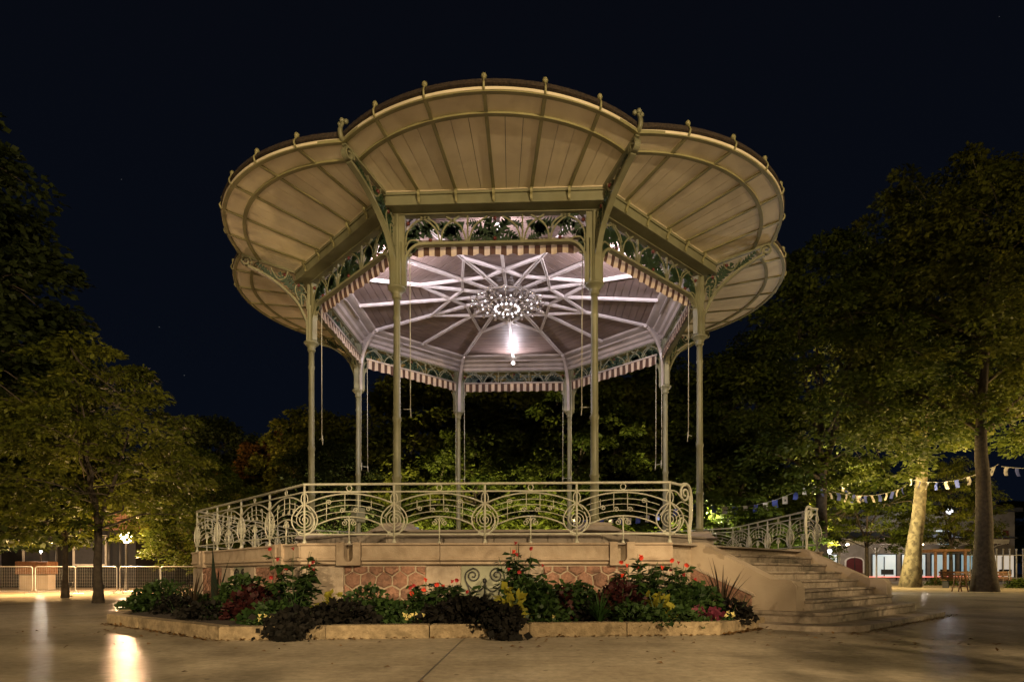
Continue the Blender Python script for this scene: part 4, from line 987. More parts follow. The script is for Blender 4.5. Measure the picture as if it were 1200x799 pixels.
for i, (v, x, y, H, lf_, wd) in enumerate([('bg1', -19.5, 41, 11.2, 'dark', 1.0), ('bg2', -14.6, 39, 9.8, 'rust', 1), ('bg1', -15.5, 33, 6.0, 'olive', 1.1), ('bg2', -10.9, 35, 10.0, 'olive', .95), ('bg1', -9.2, 31, 7.6, 'dark', 1), ('bg1', -5.0, 37, 13.0, 'olive', 1.1), ('bg2', -2.0, 33, 9.0, 'green', 1.1), ('bg1', .8, 37, 13.5, 'olive', 1.0), ('bg2', 3.6, 33, 11.0, 'green', 1.0), ('bg1', 6.0, 36, 12.4, 'olive', 1.0),
        ('bg2', 9.0, 39, 14.0, 'green', 1.0), ('bg1', 11.8, 33, 12.5, 'green', 1.0)]):
    tree(v, x, y, H, lf_, {'rust': 'rusty leaved tree among the green trees behind the bandstand', 'dark': 'dark leaved tree in the belt of trees behind the bandstand', 'green': 'deep green tree in the belt of trees behind the bandstand'}.get(lf_, 'olive leaved tree in the belt of trees behind the bandstand'), rz=i * 1.3, wide=wd, group=None if lf_ == 'rust' else BGT)
tree('big1', 15.0, 29.5, 17.2, 'green', 'big tree with several dark stems just beyond the far stair newel', rz=1.2)
tree('big2', 23.2, 35.5, 24.5, 'olive', 'old plane tree with pale mottled trunk lit yellow', bark='plane', rz=0, wide=.8).rotation_euler = (0, R_(6.5), 0)
tree('big2', 21.1, 27.2, 18.0, 'olive', 'dark trunked tree with spreading limbs next to the small trestle', rz=.3, wide=1.02)
tree('big2', 27.5, 30, 19.0, 'green', 'heavy dark tree beyond the dark trunked one by the trestle', rz=4.2)
tree('mid', 26.2, 45, 9.4, 'green', 'small round tree with dark trunk before the lit arcade', rz=2)
tree('low', 9.7, 29.3, 4.6, 'lime', 'low bright leaved tree around the white lamp behind the terrace', rz=1, wide=1.3)
tree('low', 12.9, 30.5, 4.2, 'lime', 'low bright leaved tree between the lamp and the many stemmed tree', rz=2.4, wide=1.3)
tree('low', 5.2, 30.0, 3.6, 'lime', 'low bright leaved shrub tree behind the bandstand railing', rz=4, wide=1.4)
tree('mid', 31.0, 43, 9.0, 'olive', 'thin crowned young tree held by the timber frame', rz=3, wide=.8)
FAR = 'dark trees on the far side of the park'
for i, x in enumerate((-62, -52, -43, -34, -25, -16, -7, 2, 11, 20, 60, 72)):
    tree(('bg1', 'bg2')[i % 2], x, 66 + (i * 37 % 11), 9.5 + (i * 13 % 5), 'dark', 'dark distant tree on the far side of the park', rz=i, wide=1.35, group=FAR)
# ------------------------------------------------------------------ street lamps
SOD = (1.0, .60, .28); WARM = (1.0, .72, .39); COOL = (.95, .97, 1.0)
def glow(name, c, s):
    m = bpy.data.materials.new(name); m.use_nodes = True; t = m.node_tree; t.nodes.remove(t.nodes['Principled BSDF'])
    a_ = t.nodes.new('ShaderNodeAddShader'); e = t.nodes.new('ShaderNodeEmission'); tr = t.nodes.new('ShaderNodeBsdfTransparent')
    e.inputs['Color'].default_value = (*c, 1); e.inputs['Strength'].default_value = s
    t.links.new(e.outputs[0], a_.inputs[0]); t.links.new(tr.outputs[0], a_.inputs[1]); t.links.new(a_.outputs[0], t.nodes['Material Output'].inputs['Surface']); return m
M['globe_w'] = glow('warm_lamp_globe', (1, .74, .48), 16); M['globe_c'] = glow('white_lamp_globe', (.95, .97, 1), 4)
pole = MB(); pole.lathe([(.11, 0), (.11, .06), (.07, .12), (.045, .3), (.04, .97), (.055, .98), (.03, 1.0)], 10); pole_me = pole.mesh('pole')
gb = MB(); gb.ball((0, 0, 0), .17, 14); globe_me = [gb.mesh('globe'), None]; gb = MB(); gb.ball((0, 0, 0), .17, 14); globe_me[1] = gb.mesh('globe')
def street_lamp(x, y, h, P, c, label, cool=False, gs=1.0):
    g = thing('street_lamp', label, 'street lamp', (x, y, -.03), 0, 'park lamps')
    p = obj('pole', pole_me, M['dark'], g); p.scale = (1, 1, h - .12)
    o = obj('globe', globe_me[1 if cool else 0], M['globe_c' if cool else 'globe_w'], g, (0, 0, h)); o.scale = (gs, gs, gs)
    l = bpy.data.lights.new('lamp_light', 'POINT'); l.energy = P; l.color = c; l.shadow_soft_size = .14 * gs; l.specular_factor = .03
    lo = bpy.data.objects.new('lamp_light', l); col.objects.link(lo); lo.parent = g; lo.location = (0, 0, h)
street_lamp(-17.1, 27, 2.4, 2400, (1, .58, .30), 'burning globe lamp on a thin pole just behind the wire barriers', gs=1.45)
street_lamp(9.35, 30.2, 3.8, 3500, (1, .90, .50), 'white lamp shining among bright leaves behind the terrace', True, .8)
street_lamp(39.5, 55, 6.4, 600, COOL, 'tall white lamp over the street by the lit arcade', True, 1.5)
street_lamp(13.45, 25.8, 1.75, 400, (1, .92, .8), 'low white lamp behind the top of the far stair parapet', True, .5)
street_lamp(-23.2, 30, 1.9, 120, (1, .85, .65), 'small white lamp over the wooden counter', True, .4)
street_lamp(-17.05, 23.2, 3.2, 4000, (1, .62, .26), 'assumed park lamp hidden in the leaves beside the tall dark tree')  # assumed lamp, added out of sight behind trunk and leaves to brighten the small trees
street_lamp(31.5, 25.5, 4.4, 5200, (1, .70, .30), 'assumed park lamp standing on the sand beyond the dark trunked tree')  # assumed lamp out of view, lights the plane trunk yellow
street_lamp(17.4, 34.2, 4.5, 6500, (1, .76, .36), 'added park lamp hidden among the trees beyond the many stemmed tree')  # added lamp, hidden behind the trunk, to brighten the trees
spb = MB(); spb.lathe([(.10, 0), (.10, .03), (.03, .05), (.03, .30)], 10); spb_me = spb.mesh('stand'); sph = MB(); sph.lathe([(.05, 0), (.10, .06), (.11, .18)], 12); sph_me = sph.mesh('head')
for x, y, P in ((-7.5, 26.6, 2600), (-2.6, 27.0, 2200), (2.6, 27.0, 2200), (7.0, 26.6, 2600)):  # added spotlights, hidden by the terrace, that brighten the tree belt
    g = thing('added_spotlight', 'small added spotlight hidden behind the terrace to brighten the trees', 'spotlight', (x, y, 0), 0, 'added spotlights brightening the trees')
    obj('stand', spb_me, M['dark'], g); o = obj('head', sph_me, M['dark'], g, (0, 0, .30)); o.rotation_euler = (R_(-55), 0, 0)
    l = bpy.data.lights.new('added_spot_light', 'SPOT'); l.energy = P * 2; l.color = (1, .78, .36); l.spot_size = R_(125); l.spot_blend = .6; l.shadow_soft_size = .08
    lo = bpy.data.objects.new('added_spot_light', l); col.objects.link(lo); lo.parent = g; lo.location = (0, .2, .46); lo.rotation_euler = (R_(118), 0, 0)
for x, y, P, c, lb in ((-11.95, 17.7, 850, (1, .64, .24), 'forked lit tree'), (-15.2, 20.9, 550, (1, .62, .24), 'slim lit tree'), (15.7, 30.9, 4500, (1, .66, .24), 'many stemmed tree'), (22.1, 28.5, 4500, (1, .66, .24), 'dark trunked tree'), (24.4, 37.2, 6500, (1, .66, .24), 'pale plane tree')):  # added uplights hidden behind the trunks to make the crowns brighter
    g = thing('added_spotlight', 'small added spotlight brightening the crown from behind the foot of the ' + lb, 'spotlight', (x, y, 0)); obj('stand', spb_me, M['dark'], g); obj('head', sph_me, M['dark'], g, (0, 0, .30))
    l = bpy.data.lights.new('added_spot_light', 'SPOT'); l.energy = P; l.color = c; l.spot_size = R_(140); l.spot_blend = .5; l.shadow_soft_size = .08
    lo = bpy.data.objects.new('added_spot_light', l); col.objects.link(lo); lo.parent = g; lo.location = (0, 0, .52); lo.rotation_euler = (PI, 0, 0)
# assumed tall lamps out of view, and two added lower ones, on the square in front of the bandstand, where the photographer stands
street_lamp(7.7, -9.0, 9.0, 14500, WARM, 'assumed tall park lamp on the open square between two trees')
street_lamp(-10.5, -6.0, 8.6, 1300, WARM, 'assumed tall park lamp on the open square by the paving joint')
street_lamp(-3.0, -14.0, 4.2, 17500, WARM, 'shorter added park lamp on the open square brightening the canopy undersides')  # added lamp out of view, brightens the canopy soffits
street_lamp(24.0, 12.0, 4.4, 900, WARM, 'added park lamp at the stair side edge of the square brightening the trees')  # added lamp out of view, lights the fronts of the trees
tree('mid', .2, -5.4, 10.0, 'green', 'broad tree on the open square beside the tall lamp', rz=.2)
tree('mid', 10.4, -1.6, 10.0, 'green', 'broad tree on the open square facing the staircase', rz=1.7)
# ------------------------------------------------------------------ flower bed plants
PM = {'green': leafmat('bed_green_leaf', (.014, .034, .008), (.042, .075, .018), 4, .2, .5, .2), 'vine': leafmat('black_purple_leaf', (.005, .005, .004), (.015, .013, .010), 5, .1, .7, .12), 'red': leafmat('dark_red_leaf', (.018, .006, .006), (.050, .012, .011), 5, .2),
      'yellow': leafmat('yellow_coleus_leaf', (.16, .155, .018), (.32, .29, .035), 6, .25), 'grass': leafmat('grass_leaf', (.03, .075, .018), (.07, .13, .03), 4, .2), 'bronze': leafmat('bronze_blade', (.030, .022, .014), (.085, .055, .030), 3, .15),
      'sword': leafmat('dark_sword_blade', (.010, .016, .010), (.022, .032, .020), 3, .05), 'pinkl': leafmat('magenta_leaf', (.07, .012, .025), (.15, .03, .05), 5, .2)}
M['petal'] = pm('red_orange_petal', (.62, .045, .012), .6, (.50, .03, .01), 20); M['petald'] = pm('deep_red_petal', (.34, .012, .014), .6, (.25, .01, .01), 20); M['petaly'] = pm('pale_yellow_petal', (.72, .62, .24), .6); M['stemg'] = pm('green_stem', (.05, .09, .03), .7)
def flower_me(r, n=9):
    mb = MB(); vs = [(0, 0, .012)]
    for L, (rr, z) in enumerate(((r * .35, .012), (r, .0))):
        for i in range(2 * n):
            q = rr * (1 if i % 2 == 0 or L == 0 else .72); a_ = PI * i / n; vs.append((q * math.cos(a_), q * math.sin(a_), z + (.006 if i % 2 else 0)))
    m = 2 * n; fs = [(0, 1 + i, 1 + (i + 1) % m) for i in range(m)] + [(1 + i, 1 + m + i, 1 + m + (i + 1) % m, 1 + (i + 1) % m) for i in range(m)]
    mb.add(vs, fs); mb.lathe([(r * .25, .008), (r * .22, .03), (.004, .036)], 8); return mb.mesh('flower')
FLM = {'petal': flower_me(.036), 'petald': flower_me(.031), 'petaly': flower_me(.026)}
def bedpos(px, Y): return ((px - 600) / FPX * Y, Y, .11)
def dome_leaves(rng, n, w_, h, L, droop=.2, up=.5, fill=.35):
    u = unit(n, rng); u[:, 2] = np.abs(u[:, 2]); f = (fill + (1 - fill) * rng.random((n, 1)) ** .5)
    b = u * f * np.array([w_ / 2, w_ / 2, h]); lump = 1 + .25 * np.sin(np.arctan2(u[:, 1], u[:, 0]) * 3 + rng.random() * 6)[:, None]; b[:, :2] *= lump
    d = u * .8 + unit(n, rng) * .8; d[:, 2] = d[:, 2] * .6 - droop; nr = unit(n, rng) * .6 + np.array([0, -.3, up]); return b, d, nr
def plant(name, label, cat, px, Y, group):
    g = thing(name, label, cat, bedpos(px, Y), 0, group); g.scale = (1.1, 1.1, 1.2); return g
def bush(px, Y, w_, h, kind, label, seed, n=900, L=.085, name='leafy_plant', group='leafy plants in the flower bed', spill=None, cat='plant'):
    rng = np.random.default_rng(seed); g = plant(name, label, cat, px, Y, group); g.rotation_euler = (0, 0, 0)
    b, d, nr = dome_leaves(rng, n, w_, h, L)
    if spill:
        m = n // 3; t = rng.random(m) ** .7; x = rng.normal(0, w_ * .22, m) + spill[2] * t; y = -spill[0] * t; z = np.where(t < .55, .12 - .04 * t, .10 - (t - .55) / .45 * spill[1]) + rng.normal(0, .02, m)
        b = np.vstack([b, np.stack([x, y, z], 1)]); d = np.vstack([d, np.stack([rng.normal(0, .6, m), -.6 + rng.normal(0, .4, m), -.5 + rng.normal(0, .3, m)], 1)]); nr = np.vstack([nr, unit(m, rng) * .5 + np.array([0, -.8, .4])])
    Ls = L * rng.uniform(.6, 1.3, len(b)); obj('foliage', leaves_mesh('foliage', b, d, nr, Ls, Ls * .75, .12), PM[kind], g)
    mb = MB()
    for i in range(7):
        a_ = i * 2.4; mb.tube([(0.02 * math.cos(a_), .02 * math.sin(a_), -.02), (w_ * .15 * math.cos(a_), w_ * .15 * math.sin(a_), h * .45), (w_ * .3 * math.cos(a_), w_ * .3 * math.sin(a_), h * .8)], [.008, .006, .003], 4)
    obj('stems', mb, M['stemg'], g); return g
def zinnia(px, Y, w_, h, label, seed, nst=16, nfl=8, pet='petal'):
    rng = np.random.default_rng(seed); rnd = random.Random(seed); g = plant('flowering_plant', label, 'flower plant', px, Y, 'tall red flowered plants in the bed'); g.rotation_euler = (0, 0, 0)
    mb = MB(); Bs, Ds, Ns = [], [], []; tips = []
    for i in range(nst):
        a_ = rnd.uniform(0, 2 * PI); rr = w_ / 2 * math.sqrt(rnd.random()); hh = h * rnd.uniform(.55, 1) * (1 - .25 * (rr / (w_ / 2)))
        p = smooth_path([(rr * .2 * math.cos(a_), rr * .2 * math.sin(a_), 0), (rr * .6 * math.cos(a_), rr * .6 * math.sin(a_), hh * .5), (rr * math.cos(a_) + rnd.uniform(-.05, .05), rr * math.sin(a_), hh)], 4); mb.tube(p, [.008 - .005 * k / (len(p) - 1) for k in range(len(p))], 5); tips.append(p[-1])
        for k in range(40):
            t = rnd.uniform(.12, .97); q = p[int(t * (len(p) - 1))]; an = rnd.uniform(0, 2 * PI)
            Bs.append(q[:]); Ds.append((math.cos(an), math.sin(an), rnd.uniform(-.7, .25))); Ns.append((rnd.uniform(-.4, .4), rnd.uniform(-.6, .2), 1))
    Ls = .135 * rng.uniform(.55, 1.25, len(Bs)) ; obj('foliage', leaves_mesh('foliage', np.array(Bs), np.array(Ds), np.array(Ns), Ls, Ls * .55, .12), PM['green'], g); obj('stems', mb, M['stemg'], g)
    tips.sort(key=lambda v: v.y - v.z * .5)
    for v in tips[:nfl]:
        f = obj('flower', FLM[pet if rnd.random() > .25 else 'petald'], M[pet if rnd.random() > 2 else 'petal'], g, (v.x, v.y - .03, v.z + .03)); f.data.materials[0] = f.data.materials[0]
        f.rotation_euler = (rnd.uniform(.5, 1.2), rnd.uniform(-.5, .5), rnd.uniform(0, 6))
    return g
def blades(px, Y, h, n, wd, kind, label, seed, name, spread=.9, arch=.35, cat='plant', parts=True):
    rnd = random.Random(seed); g = plant(name, label, cat, px, Y, 'spiky plants in the flower bed'); g.rotation_euler = (0, 0, 0); tot = MB()
    for i in range(n):
        a_ = i * 2.399 + rnd.uniform(-.3, .3); L = h * rnd.uniform(.65, 1.1); lean = spread * math.sqrt((i + .5) / n) * rnd.uniform(.6, 1.1); mb = MB() if parts else tot
        P = []; p = Vector((0, 0, 0)); el = PI / 2 - lean * .6
        for k in range(7):
            P.append(p.copy()); p = p + Vector((math.cos(a_) * math.cos(el), math.sin(a_) * math.cos(el), math.sin(el))) * L / 6; el -= arch * lean * .45
        sd = Vector((-math.sin(a_), math.cos(a_), 0)); vs = []
        for k, q in enumerate(P):
            t = k / 6; w2 = wd * (.55 + .45 * math.sin(PI * min(1, t * 1.3))) * (1 - t ** 3) / 2 + .001; up_ = Vector((0, 0, 1)).cross(sd) * 0
            vs += [q - sd * w2, q + Vector((0, 0, -w2 * .5)), q + sd * w2]
        mb.add(vs, [(k * 3 + j, k * 3 + j + 1, k * 3 + j + 4, k * 3 + j + 3) for k in range(6) for j in range(2)], True)
        if parts: obj('blade', mb, PM[kind], g)
    if not parts: obj('tuft', tot, PM[kind], g, kind='stuff')
    return g
def smallflowers(px, Y, label, seed, n=9, pet='petaly'):
    rnd = random.Random(seed); g = bush(px, Y, .34, .10, 'green', label, seed, 160, .05, 'bedding_plant', 'low bedding flowers along the kerb', cat='flower plant')
    for i in range(n):
        f = obj('flower', FLM[pet], M[pet], g, (rnd.uniform(-.16, .16), rnd.uniform(-.16, .1), rnd.uniform(.07, .13))); f.rotation_euler = (rnd.uniform(.2, 1.1), rnd.uniform(-.4, .4), rnd.uniform(0, 6))
for k_, me in FLM.items(): me.materials.append(M[k_])
blades(252, 10.6, .98, 4, .10, 'sword', 'tall dark broad sword leaves standing beside the terrace wall', 4, 'sword_leaf_plant', .55, .1)
blades(226, 10.5, .62, 22, .035, 'bronze', 'bronze spiky plant next to the rounded green shrub', 5, 'spiky_plant')
blades(262, 9.9, .55, 20, .035, 'bronze', 'bronze spiky plant in front of the tall sword leaves', 6, 'spiky_plant')
blades(846, 8.9, .78, 26, .034, 'bronze', 'bronze green spiky plant against the stair parapet', 7, 'spiky_plant')
bush(192, 11.2, 1.0, .48, 'green', 'rounded green shrub at the bed end by the barriers', 20, 1500, .07, 'rounded_shrub', None)
bush(165, 11.6, .6, .22, 'green', 'low dark green clump at the tip of the bed', 21, 500, .07)
bush(285, 9.7, .9, .55, 'green', 'leafy green bush beside the dark sword leaves', 22, 1300)
bush(300, 9.0, .7, .42, 'red', 'dark red leaved plant before the tall zinnia near the corner', 23, 900)
bush(245, 9.2, .9, .22, 'vine', 'near black low foliage trailing to the kerb corner', 24, 700, .07)
bush(318, 8.3, .7, .25, 'green', 'low green clump beside the kerb bend', 25, 700, .07)
zinnia(345, 9.15, .85, 1.02, 'tall airy plant with dark red blooms before the pale corner pier', 30, 20, 10, 'petald')
blades(345, 8.2, .36, 90, .010, 'grass', 'fresh green grass tuft beside the black trailing vine', 8, 'grass_tuft', 1.1, .5, 'grass', False)
bush(388, 8.7, .38, .36, 'yellow', 'small yellow leaved coleus below the notched block', 31, 90, .13)
bush(352, 7.72, .62, .20, 'vine', 'black leaved vine spilling over the kerb beside the grass tuft', 32, 900, .085, spill=(.55, .16, .0))
bush(398, 8.1, .8, .25, 'vine', 'black leaved vine mound below the yellow coleus', 33, 1100, .085)
bush(430, 8.5, .62, .44, 'green', 'dark leafy bush in front of the pink rubble panel', 34, 900, .07)
smallflowers(487, 7.95, 'low clump of pale yellow blooms before the dark rubble', 40, 11); smallflowers(312, 7.85, 'low clump of pale yellow blooms at the kerb bend', 41, 7); smallflowers(843, 8.35, 'low clump of pale yellow blooms by the spiky plant', 42, 9); smallflowers(652, 8.0, 'low clump of pale yellow blooms beside the big red flowered plant', 43, 4)
zinnia(505, 8.6, .7, .58, 'low red flowered plant left of the vent grille', 44, 16, 5)
zinnia(535, 8.9, .8, .62, 'red flowered plant growing before the vent grille', 45, 16, 6)
bush(552, 8.05, 1.05, .30, 'vine', 'wide black leaved vine mound under the vent grille', 46, 1900, .08)
bush(590, 7.72, .42, .22, 'vine', 'black leaved vine trailing over the kerb below the yellow coleus', 47, 450, .09, spill=(.48, .17, .06))
zinnia(612, 8.85, .75, 1.02, 'tallest red flowered plant reaching the cornice beside the grille', 48, 24, 7)
bush(598, 8.15, .34, .40, 'yellow', 'yellow leaved coleus leaning on the tallest red flowered plant', 49, 80, .13)
bush(628, 8.45, .62, .5, 'green', 'leafy green base growth below the tallest red flowers', 50, 1000, .09)
bush(655, 8.6, .5, .40, 'red', 'dark red leaved plant beside the tallest red flowers', 51, 600, .08)
bush(672, 8.85, .8, .48, 'green', 'leafy green bush before the second rubble panel', 52, 1100, .085)
blades(702, 8.15, .42, 100, .010, 'grass', 'fresh green grass tuft before the second rubble panel', 9, 'grass_tuft', 1.1, .5, 'grass', False)
bush(726, 8.6, .6, .50, 'red', 'bushy dark red plant behind the grass tuft', 53, 900, .085)
zinnia(752, 8.95, .8, .92, 'tall red flowered plant below the notched block near the stairs', 54, 22, 7); zinnia(790, 9.0, .7, .86, 'red flowered plant beside the spiky plant at the stairs', 55, 20, 6)
bush(770, 8.3, .36, .42, 'yellow', 'yellow leaved coleus among red flowers near the stairs', 56, 60, .14)
bush(785, 8.15, .8, .2, 'green', 'low green edging foliage near the stairs', 57, 600, .07)
bush(815, 8.7, .7, .46, 'green', 'leafy green bush next to the spiky plant at the stairs', 58, 1000, .085)
bush(828, 8.3, .28, .18, 'pinkl', 'small magenta leaved plant at the stair end of the bed', 59, 60, .12)
blades(868, 8.85, .36, 80, .012, 'grass', 'dark green grass tuft under the spiky plant by the stairs', 10, 'grass_tuft', 1.1, .5, 'grass', False)
for i, (px, Y) in enumerate(((205, 10.4), (235, 10.9), (270, 9.3), (325, 8.9), (455, 8.7), (470, 8.4), (520, 8.2), (575, 8.5), (640, 8.15), (690, 8.5), (740, 8.2), (800, 8.5), (855, 8.6))):
    bush(px, Y, .6, .26, 'green' if i % 3 else 'vine', 'low green filler foliage between the taller bed plants' if i % 3 else 'low dark filler foliage between the taller bed plants', 70 + i, 450, .07)
# fallen leaves
rng = np.random.default_rng(5); n = 700
base = []
for i in range(n):
    k = rng.integers(2, 5); p, q = Vector(KP[k]), Vector(KP[k + 1]) if k + 1 < len(KP) else Vector(KP[k]); t = rng.random(); v = p.lerp(q, t); nn = (q - p).normalized() if (q - p).length > 0 else Vector((1, 0)); off = -abs(rng.normal(0, .05)) - .01 if rng.random() < .72 else -abs(rng.normal(0, 1.9))
    base.append((v.x - nn.y * off, v.y + nn.x * off, .006 + rng.random() * .012))
base = np.array(base); d = unit(n, rng); d[:, 2] *= .15; L = rng.uniform(.03, .07, n)
LM['litter'] = leafmat('dry_leaf', (.10, .055, .02), (.22, .12, .04), 9, .1)
lo = obj('fallen_leaves', leaves_mesh('fallen_leaves', base, d, unit(n, rng) * .3 + np.array([0, 0, 1]), L, L * .7, .2), LM['litter'], kind='stuff'); tag(lo, 'dry brown leaves gathered along the kerb foot', 'leaves')
sx = []
for i in range(160):
    a_ = rng.random() * PI * .8 + .1; p = W(*face_pt(1, rng.uniform(-3.0, 2.6), AP + 2.55 + abs(rng.normal(0, .06)))); sx.append((p[0], p[1], .006 + rng.random() * .01))
sx = np.array(sx); d = unit(160, rng); d[:, 2] *= .15; L = rng.uniform(.03, .06, 160)
lo = obj('fallen_leaves', leaves_mesh('fallen_leaves', sx, d, unit(160, rng) * .3 + np.array([0, 0, 1]), L, L * .7, .2), LM['litter'], kind='stuff'); tag(lo, 'dry brown leaves gathered along the bottom step', 'leaves')

# ------------------------------------------------------------------ wire barriers
fw, fh = 1.66, 1.08; rr = .09
corners = []
for cx_, cz, a0 in ((fw / 2 - rr, fh - rr, 0), (-fw / 2 + rr, fh - rr, 90), (-fw / 2 + rr, .10 + rr, 180), (fw / 2 - rr, .10 + rr, 270)): corners += arc(cx_, cz, rr, a0, a0 + 90, 4)
mb = MB(); mb.tube(corners, .021, 8, closed=True); frm = mb.mesh('frame')
mb = MB()
for i in range(1, 18): x = -fw / 2 + fw * i / 18; mb.tube([(x, 0, .11), (x, 0, fh - .01)], .0022, 4)
for i in range(1, 8): z = .10 + (fh - .10) * i / 8; mb.tube([(-fw / 2 + .01, 0, z), (fw / 2 - .01, 0, z)], .0022, 4)
wire = mb.mesh('wire_mesh'); mb = MB(); mb.box((0, 0, .015), (.06, .5, .03), b=.01); mb.box((0, 0, .07), (.03, .03, .12)); foot = mb.mesh('foot')
for i in range(7):
    g = thing('wire_barrier', 'galvanised wire mesh barrier panel in the row before the pavilion', 'barrier', (-23.3 + i * 1.72, 24.3 - i * .06 + (.08 if i % 2 else 0), -.03), R_(-2 + (i * 37 % 5 - 2) * .8), 'wire mesh barriers in a row')
    obj('frame', frm, M['steel'], g); obj('wire_mesh', wire, M['steel'], g, kind='stuff')
    for s in (-1, 1): obj('foot', foot, M['steel'], g, (s * (fw / 2 - .12), 0, 0))

# ------------------------------------------------------------------ bunting
def bunting(A, Bp, sag, n, fw_, fh_, label, seed):
    rnd = random.Random(seed); A, Bp = Vector(A), Vector(Bp); g = thing('bunting_string', label, 'bunting', A, 0, 'strings of white and blue bunting')
    pts = [A.lerp(Bp, t / 30) - A + Vector((0, 0, -4 * sag * (t / 30) * (1 - t / 30))) for t in range(31)]; mb = MB(); mb.tube(pts, .008, 4); obj('cord', mb, M['rope'], g)
    dx = (Bp - A).normalized(); ang = math.atan2(dx.y, dx.x)
    for i in range(n):
        t = (i + .5) / n; p = A.lerp(Bp, t) - A + Vector((0, 0, -4 * sag * t * (1 - t))); mb = MB(); sk = rnd.uniform(-.12, .12); w2 = fw_ / 2 * rnd.uniform(.8, 1.05)
        vs = []
        for j in range(4):
            q = j / 3; yv = .06 * math.sin(q * 3 + i); vs += [(-w2 + sk * q * fh_, yv, -fh_ * q), (0, yv + .02, -fh_ * q), (w2 + sk * q * fh_, yv - .01, -fh_ * q)]
        mb.add(vs, [(j * 3 + k, j * 3 + k + 1, j * 3 + k + 4, j * 3 + k + 3) for j in range(3) for k in range(2)], True)
        f = obj('flag', mb, M['flagw' if i % 2 == 0 else 'flagb'], g, p, ang + rnd.uniform(-.3, .3))
        if i % 2 == 0 and fw_ > .2: m2 = MB(); m2.prism([(-.03, -.2), (.0, -.12), (.03, -.2), (.045, -.27), (-.045, -.27)], -.012, -.008); obj('printed_mark', m2, M['charcoal'], f)
bunting((8.6, 28, 4.05), (13.9, 28.4, 4.95), .55, 11, .25, .36, 'bunting string between the white lamp and the many stemmed tree', 1)
bunting((13.9, 28.4, 4.95), (22.5, 34.8, 5.75), .55, 14, .27, .38, 'bunting string between the many stemmed tree and the pale plane trunk', 2)
bunting((22.4, 34.6, 6.2), (21.5, 26.9, 5.6), .5, 9, .27, .38, 'bunting string between the pale plane trunk and the dark trunk', 3)
bunting((21.6, 26.9, 5.5), (29.5, 29.8, 6.5), .3, 11, .27, .38, 'bunting string running off from the dark trunk over the sand', 4)
bunting((23.8, 44, 7.0), (29.6, 44, 6.4), .9, 24, .2, .3, 'distant bunting string sagging before the lit arcade', 5)
bunting((-6.2, 34, 3.4), (-3.6, 34, 3.5), .05, 10, .2, .34, 'short bunting string low behind the bandstand stage', 6)
bunting((2.8, 29, 3.35), (8.6, 28, 4.05), .3, 14, .22, .32, 'bunting string behind the bandstand reaching the white lamp', 7)

# ------------------------------------------------------------------ arcade and shops beyond the plane trees
M['white'] = pm('white_painted_iron', (.68, .64, .58), .5); M['shopcyan'] = em('lit_shop_window', (.22, .62, .80), .34); M['shopwhite'] = em('lit_shop_interior', (1, .86, .70), .45); M['redline'] = em('red_neon_strip', (1, .06, .04), 1.0); M['maroon'] = pm('maroon_window', (.10, .02, .02), .3)
M['slate'] = pm('slate_roof', (.05, .05, .055), .7)
ar = thing('shop_building', 'pale shop building with turquoise lit windows and red strip beyond the plane tree', 'building', (36.5, 60, 0))
mb = MB(); mb.box((0, 1.5, 3.4), (26, 3, 6.8)); M['shopwall'] = pm('shop_render', (.22, .19, .16), .9, (.16, .14, .115), 2, .1); obj('wall', mb, M['shopwall'], ar); mb = MB(); mb.box((0, 1.4, 7.0), (27, 3.6, .4)); mb.box((0, 2, 7.6), (24, 2, .9)); obj('roof', mb, M['slate'], ar)
for i in range(9):
    x = -11.5 + i * 2.9
    if i == 3:
        pl = [(x - .8, .8), (x + .8, .8), (x + .8, 1.9)] + [(x + .8 * math.cos(R_(q)), 1.9 + .4 * math.sin(R_(q))) for q in range(15, 180, 15)] + [(x - .8, 1.9)]
        mb = MB(); mb.prism(pl, -.08, -.02); f = obj('arched_window', mb, M['maroon'], ar); mb = MB(); mb.prism([(u * 1.0 + (u - x) * .2, v * 1.06 - .05) for u, v in pl], -.05, -.015); obj('surround', mb, M['white'], f)
        mb = MB(); mb.box((x, -.1, 1.4), (.06, .04, 1.9)); obj('mullion', mb, M['charcoal'], f)
        continue
    mb = MB(); mb.box((x, -.04, 1.5), (2.3, .06, 2.2)); f = obj('shop_window', mb, M['shopcyan' if i in (4, 5, 6, 2, 7) else 'shopwhite'], ar)
    mb = MB(); mb.box((x, -.09, 1.2), (.07, .05, 2.4)); mb.box((x, -.09, 2.65), (2.4, .06, .1)); mb.box((x - 1.2, -.09, 1.4), (.1, .06, 2.6)); mb.box((x + 1.2, -.09, 1.4), (.1, .06, 2.6)); mb.box((x + .3, -.10, .9), (1.2, .06, .5)); obj('window_frame', mb, M['charcoal'], f)
    mb = MB(); mb.box((x, -.04, 4.3), (1.3, .06, 1.4)); f = obj('upper_window', mb, M['shopcyan'] if i in (5, 6) else M['maroon'], ar); mb = MB(); mb.box((x, -.08, 4.3), (.06, .04, 1.4)); obj('mullion', mb, M['white'], f)
mb = MB(); mb.box((3, -.12, .42), (17, .05, .10)); obj('neon_strip', mb, M['redline'], ar)
ac = thing('iron_arcade', 'white cast iron covered walkway with arched brackets before the lit shops', 'arcade', (30.5, 55.5, 0))
